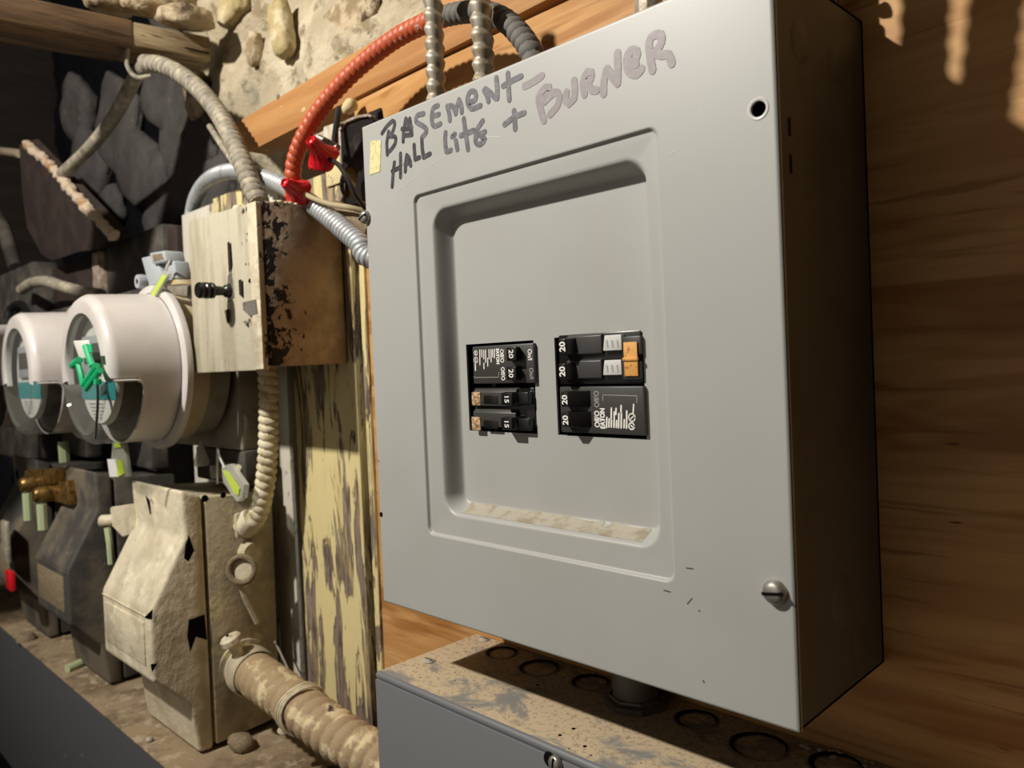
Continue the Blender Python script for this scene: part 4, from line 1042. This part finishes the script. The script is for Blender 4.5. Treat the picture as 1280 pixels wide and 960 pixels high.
c = at(292, 588, y=-.045); tag(MB().lathe([(0, -.012), (.0085, -.012), (.0105, -.010), (.0105, .018), (.009, .020), (0, .020)], c + Vector((0, 0, -.002)), (1, .25, 0), 20).build('pipe_plug', M['cream_side']), 'grimy cream pipe plug lying on top of the cream switch', 'plug')

# pull ring and cable fitting on the right side of the cream switch
rg = thing('pull_ring', 'grimy cream ring lug on the right side of the cream switch', 'ring', at(302, 712, x=sx + .006))
c = at(302, 712, x=sx + .012); d = (CC - c).normalized(); d = Vector((.72, -.66, .1)).normalized()
m = MB(); m.lathe([(.0128 + .0030 * math.cos(a), .0030 * math.sin(a)) for a in [2 * PI * k / 10 for k in range(11)]], c, d, 28); m.build('ring', M['ko'], rg)
m = MB(); m.lathe([(0, .001), (.0108, 0)], c - d * .002, d, 20); m.build('disc', M['cream_cast'], rg)
c2 = at(312, 690, x=sx + .002); m = MB(); m.lathe([(0, .008), (.010, .008), (.0125, .004), (.0125, -.004), (0, -.004)], (c2.x, c2.y, c2.z), (1, 0, 0), 22); m.build('boss', M['cream_side'], rg)
MB().tube([at(u, v, x=sx + .006) for u, v in ((300, 728), (306, 745), (313, 760), (322, 778))], .0035, 8).build('tail', M['cream_side'], rg)
cc_ = at(309, 655, x=sx + .004)
cf = thing('cable_clamp', 'cream painted cable clamp where the cream flexible cable enters the switch', 'fitting', cc_)
MB().lathe([(.0085, .012), (.0115, .012), (.0125, .008), (.0125, -.006), (.0085, -.006)], cc_, (.75, .2, .6), 22).build('collar', M['cream_cast'], cf)
m = MB(); m.box(cc_ + Vector((-.004, -.013, -.013)), cc_ + Vector((.003, .013, .013)), .003); m.build('base', M['cream_side'], cf)
vp = [(334, 462, -.040), (336, 490, -.040), (336, 530, -.040), (335, 565, -.041), (332, 600, -.043), (327, 628, -.045), (320, 648, -.047), (312, 660, -.0485)]
pts = apath(vp); pts[0] = Vector((pts[0].x, pts[0].y, bz0 + .003))
tag(MB().flex(pts, .0102, .0080, .25, 18, 10, .55).build('flexible_conduit', M['cream_flex']), 'cream painted flexible conduit between the cream box and the cream switch', 'conduit')

# thick flexible conduit at lower left
tk = thing('flexible_conduit', 'thick dusty cream flexible conduit from the cream switch under the gray wireway', 'conduit', at(360, 860, y=-.06))
y1 = -.060
pts = [at(318, 842, y=y1), at(345, 862, y=y1), at(378, 886, y=y1 + .002), at(415, 914, y=y1 + .006), at(455, 940, y=y1 + .012), at(505, 966, y=y1 + .022), at(560, 985, y=-.03)]
MB().flex(pts, .0215, .0118, .10, 24, 9, .7).build('hose', M['tan_flex'], tk)
c = at(296, 830, x=sx); d = (pts[1] - pts[0]).normalized()
MB().lathe([(.0, -.030), (.019, -.030), (.0215, -.022), (.0245, -.012), (.0245, -.002), (.0225, .001)], pts[0], d, 28).build('collar', M['cream_side'], tk)
MB().lathe([(.0, 0), (.0268, 0), (.0275, .002), (.0268, .008), (.022, .009)], pts[0] - d * .030, d, 28).build('locknut', M['cream_side'], tk)
b0 = at(290, 802, x=sx + .014)
m = MB(); m.lathe([(0, .006), (.0085, .006), (.0105, .004), (.0105, -.001), (.006, -.004), (.0052, -.022), (0, -.022)], b0, (-.15, -.35, .93), 20); m.build('clamp_bolt', M['cream_cast'], tk)
for q in ((.0025, .001), (-.003, -.0005)):
    h = MB(); h.lathe([(0, .0065), (.0014, .0065), (.0015, .005)], b0 + Vector((q[0], q[1], .0003)), (-.15, -.35, .93), 10); h.build('bolt_hole', M['void'], tk)
wc = at(372, 872, y=y1 - .018)
m = MB()
for a in range(3):
    th = .3 * a; cpt = pts[2] + d * (.004 * a - .004)
    e = d.orthogonal().normalized(); g_ = d.cross(e)
    m.tube([cpt + (e * math.cos(x_ * 2 * PI / 12) + g_ * math.sin(x_ * 2 * PI / 12)) * .0228 + d * .003 * math.sin(x_ + th) for x_ in range(13)], .0012, 6)
stuff(m.build('wire_tie', M['cream_flex'], tk))
tag(MB().lathe([(0, .008), (.0015, .008), (.0022, .001), (.0055, -.007), (0, -.0075)], at(355, 905, y=y1 - .012), (.25, 0, .95), 14).build('pale_nail', M['cream_flex']), 'small pale flared nail hanging from the wire tie on the thick conduit', 'nail')
m = MB(); random.seed(3)
for k in range(9):
    u, v = random.uniform(308, 330), random.uniform(715, 800)
    m.tube(apath([(u, v, -.03), (u + random.uniform(-8, 8), v + 14, -.035), (u + random.uniform(-6, 12), v + 32, -.03)]), .0011, 6)
tag(stuff(m.build('loose_wires', M['armor'])), 'tangle of thin bare wires between the ring lug and the painted planks', 'wire')
tag(MB().tube(apath([(318, 745, -.025), (330, 775, -.025), (350, 815, -.025), (364, 845, -.028)]), .0011, 6).build('thin_wire', M['gray_flex']), 'single thin wire running down behind the thick conduit', 'wire')

# ================================================================== LEFT TROUGH AND THINGS BESIDE IT
LZ = -.206
lt_ = thing('wireway_trough', 'long dark gray wireway below the meter switches, brown dust on top', 'trough', (-.8, -.08, -.4))
yf = -.1385
MB().box((-2.0, yf, -.42), (-.19, -.012, LZ - .002), .0015).build('body', M['ltrough'], lt_)
MB().box((-2.0, yf - .002, LZ - .002), (-.188, -.012, LZ), .0006).build('lid', M['ltrough_top'], lt_)
tag(MB().tube([at(84, 836, z=LZ + .004), at(94, 832, z=LZ + .004), at(107, 826, z=LZ + .004)], .0055, 10).build('dusty_plug', M['pale_green']), 'dusty green cylinder lying on the dark wireway below the black switch', 'debris')
c = at(33, 800, z=LZ); m = MB(); m.lathe([(0, .011), (.009, .010), (.0125, .005), (.013, 0), (0, 0)], c, (0, 0, 1), 18); tag(m.build('locknut', M['ko']), 'dusty round nut on the dark wireway at the left edge', 'nut')
c = at(196, 925, z=LZ); c2 = at(290, 940, z=LZ)
tag(rock((c2.x, c2.y + .01, LZ + .006), (.016, .012, .008), 71, 2).build('plaster_lump', M['ko'], ang=180), 'dusty lump under the corner of the cream switch', 'debris')
tag(rock(at(187, 927, z=LZ) + Vector((0, 0, .002)), (.004, .004, .003), 75, 1).build('pebble', M['dust'], ang=180), 'small pale pebble on the dusty wireway below the cream switch', 'debris')
# padlock seals between the black switches
pk = thing('brass_lock', 'tarnished brass lock barrel with a bracket between the two black switches', 'lock', at(55, 610, y=-.125))
P = apath([(30, 588), (68, 586), (68, 604), (30, 612)], -.128); m = MB(); m.hexa([*P, *[p + Vector((0, .02, 0)) for p in P]], .002); m.build('bracket', M['brass'], pk)
P = apath([(48, 604), (82, 601), (86, 632), (70, 636), (50, 622)], -.124); m = MB(); m.hexa([P[0], P[1], P[2], P[4], *[p + Vector((0, .014, 0)) for p in (P[0], P[1], P[2], P[4])]], .002); m.build('plate', M['brass'], pk)
for u, v in ((36, 605), (53, 618)):
    c = at(u, v, y=-.136); MB().lathe([(0, .010), (.008, .010), (.0105, .006), (.0105, -.012), (0, -.012)], c, (0, -1, 0), 18).build('barrel', M['brass'], pk)
for u, v0, v1, y, lab in ((34, 616, 650, -.139, 'left pale green seal hanging from the brass lock'), (52, 630, 662, -.139, 'right pale green seal hanging from the brass lock'), (79, 552, 578, -.118, 'pale green seal hanging under the second meter')):
    tag(MB().tube(apath([(u, v0), (u + 1, (v0 + v1) / 2), (u + 2, v1)], y), .0062 if v0 > 600 else .0066, 8).build('seal_tag', M['pale_green']), lab, 'seal', 'pale green seals')
tag(MB().box(at(6, 712, y=-.16), at(14, 740, y=-.16) + Vector((0, .006, 0)), .001).build('red_tag', M['red']), 'small red tag by the black switch at the left edge', 'tag')
tag(MB().box(at(0, 650, y=-.16), at(9, 705, y=-.16) + Vector((0, .006, 0)), .002).build('lever', M['gray_flex']), 'dull gray lever above the red tag at the left edge', 'lever')
# boards, slate and cables behind the meters
tag(MB().box((at(127, 330, y=0.0).x, 0.0, .10), (at(205, 330, y=0.0).x, .028, at(170, 292, y=0).z), .002).build('dark_board', M['dark_steel']), 'dark flat board on the wall behind the nearest meter', 'board')
tag(MB().box((at(209, 300, y=0.004).x, .004, .10), (at(221, 300, y=.004).x, .03, at(214, 284, y=.004).z), .002).build('dark_batten', M['slate']), 'narrow dark batten right of the dark board behind the nearest meter', 'board')
tag(MB().box((at(62, 350, y=-.01).x, -.01, .10), (at(113, 350, y=-.01).x, .02, at(90, 326, y=-.01).z), .002).build('dark_board', M['slate']), 'dark board under the slate shard, behind the second meter', 'board')
m = MB(); m.box((at(114, 320, y=-.012).x, -.012, .10), (at(122, 320, y=-.012).x, .004, at(118, 315, y=-.012).z), .002); tag(m.build('rusty_post', M['bracket_edge']), 'narrow post with a rusty edge beside the board under the slate', 'post')
tag(MB().box((at(-40, 360, y=-.04).x, -.04, .02), (at(42, 360, y=-.04).x, -.0, at(25, 333, y=-.04).z), .003).build('gray_cabinet', M['dark_steel']), 'dark gray cabinet at the left edge behind the second meter', 'box')
sl = thing('slate_shard', 'dark brown slate shard with a pale broken edge, leaning above the meters', 'slab', at(80, 250, y=-.06))
P = [(24, 182), (30, 178), (140, 296), (124, 312), (100, 314), (65, 326), (52, 318), (34, 285), (28, 240)]
A = [at(u, v, y=-.055 + .00012 * (v - 180)) for u, v in P]
m = MB(); VA = [m.bm.verts.new(p) for p in A]; VB = [m.bm.verts.new(p + Vector((.012, .018, .006))) for p in A]; m.bm.faces.new(VA); m.bm.faces.new(VB[::-1])
for k in range(len(P)): m.bm.faces.new((VA[k], VB[k], VB[(k + 1) % len(P)], VA[(k + 1) % len(P)]))
m.build('slab', M['slate'], sl, smooth_=False)
m = MB(); p, q = at(33, 180, y=-.056), at(143, 295, y=-.043); m.tube([p, p.lerp(q, .35) + Vector((0, 0, .006)), p.lerp(q, .6), q], .0072, 10)
for v in m.bm.verts: v.co += Vector((1, 1, 1)) * .003 * noise.noise(v.co * 90)
m.build('broken_edge', M['slate_edge'], sl)
gf = [(27, 362, -.06), (40, 354, -.06), (58, 352, -.06), (78, 358, -.05), (100, 364, -.04), (126, 368, -.03)]
tag(MB().flex(apath(gf), .0088, .0052, .08, 14, 6).build('flexible_conduit', M['gray_flex']), 'short gray flexible conduit bending over the board behind the second meter', 'conduit')
tag(MB().tube(apath([(-10, 262, -.02), (4, 285, -.02), (12, 310, -.02), (20, 335, -.02)]), .013, 12).build('dark_pipe', M['dark_steel']), 'dark sooty pipe at the left edge beside the slate shard', 'pipe')
tag(MB().tube(apath([(-14, 188, .05), (10, 190, .05), (24, 192, .05)]), .009, 10).build('twig', M['slate_edge']), 'pale stick end at the left edge beside the top of the slate', 'stick')
m = MB(); P = apath([(10, 398, -.055), (14, 386, -.05), (24, 380, -.045), (34, 386, -.04), (40, 398, -.04)]); m.tube(P, .007, 10)
tag(m.build('black_hose', M['wire_black']), 'black hose arching over the second meter at the left', 'hose')
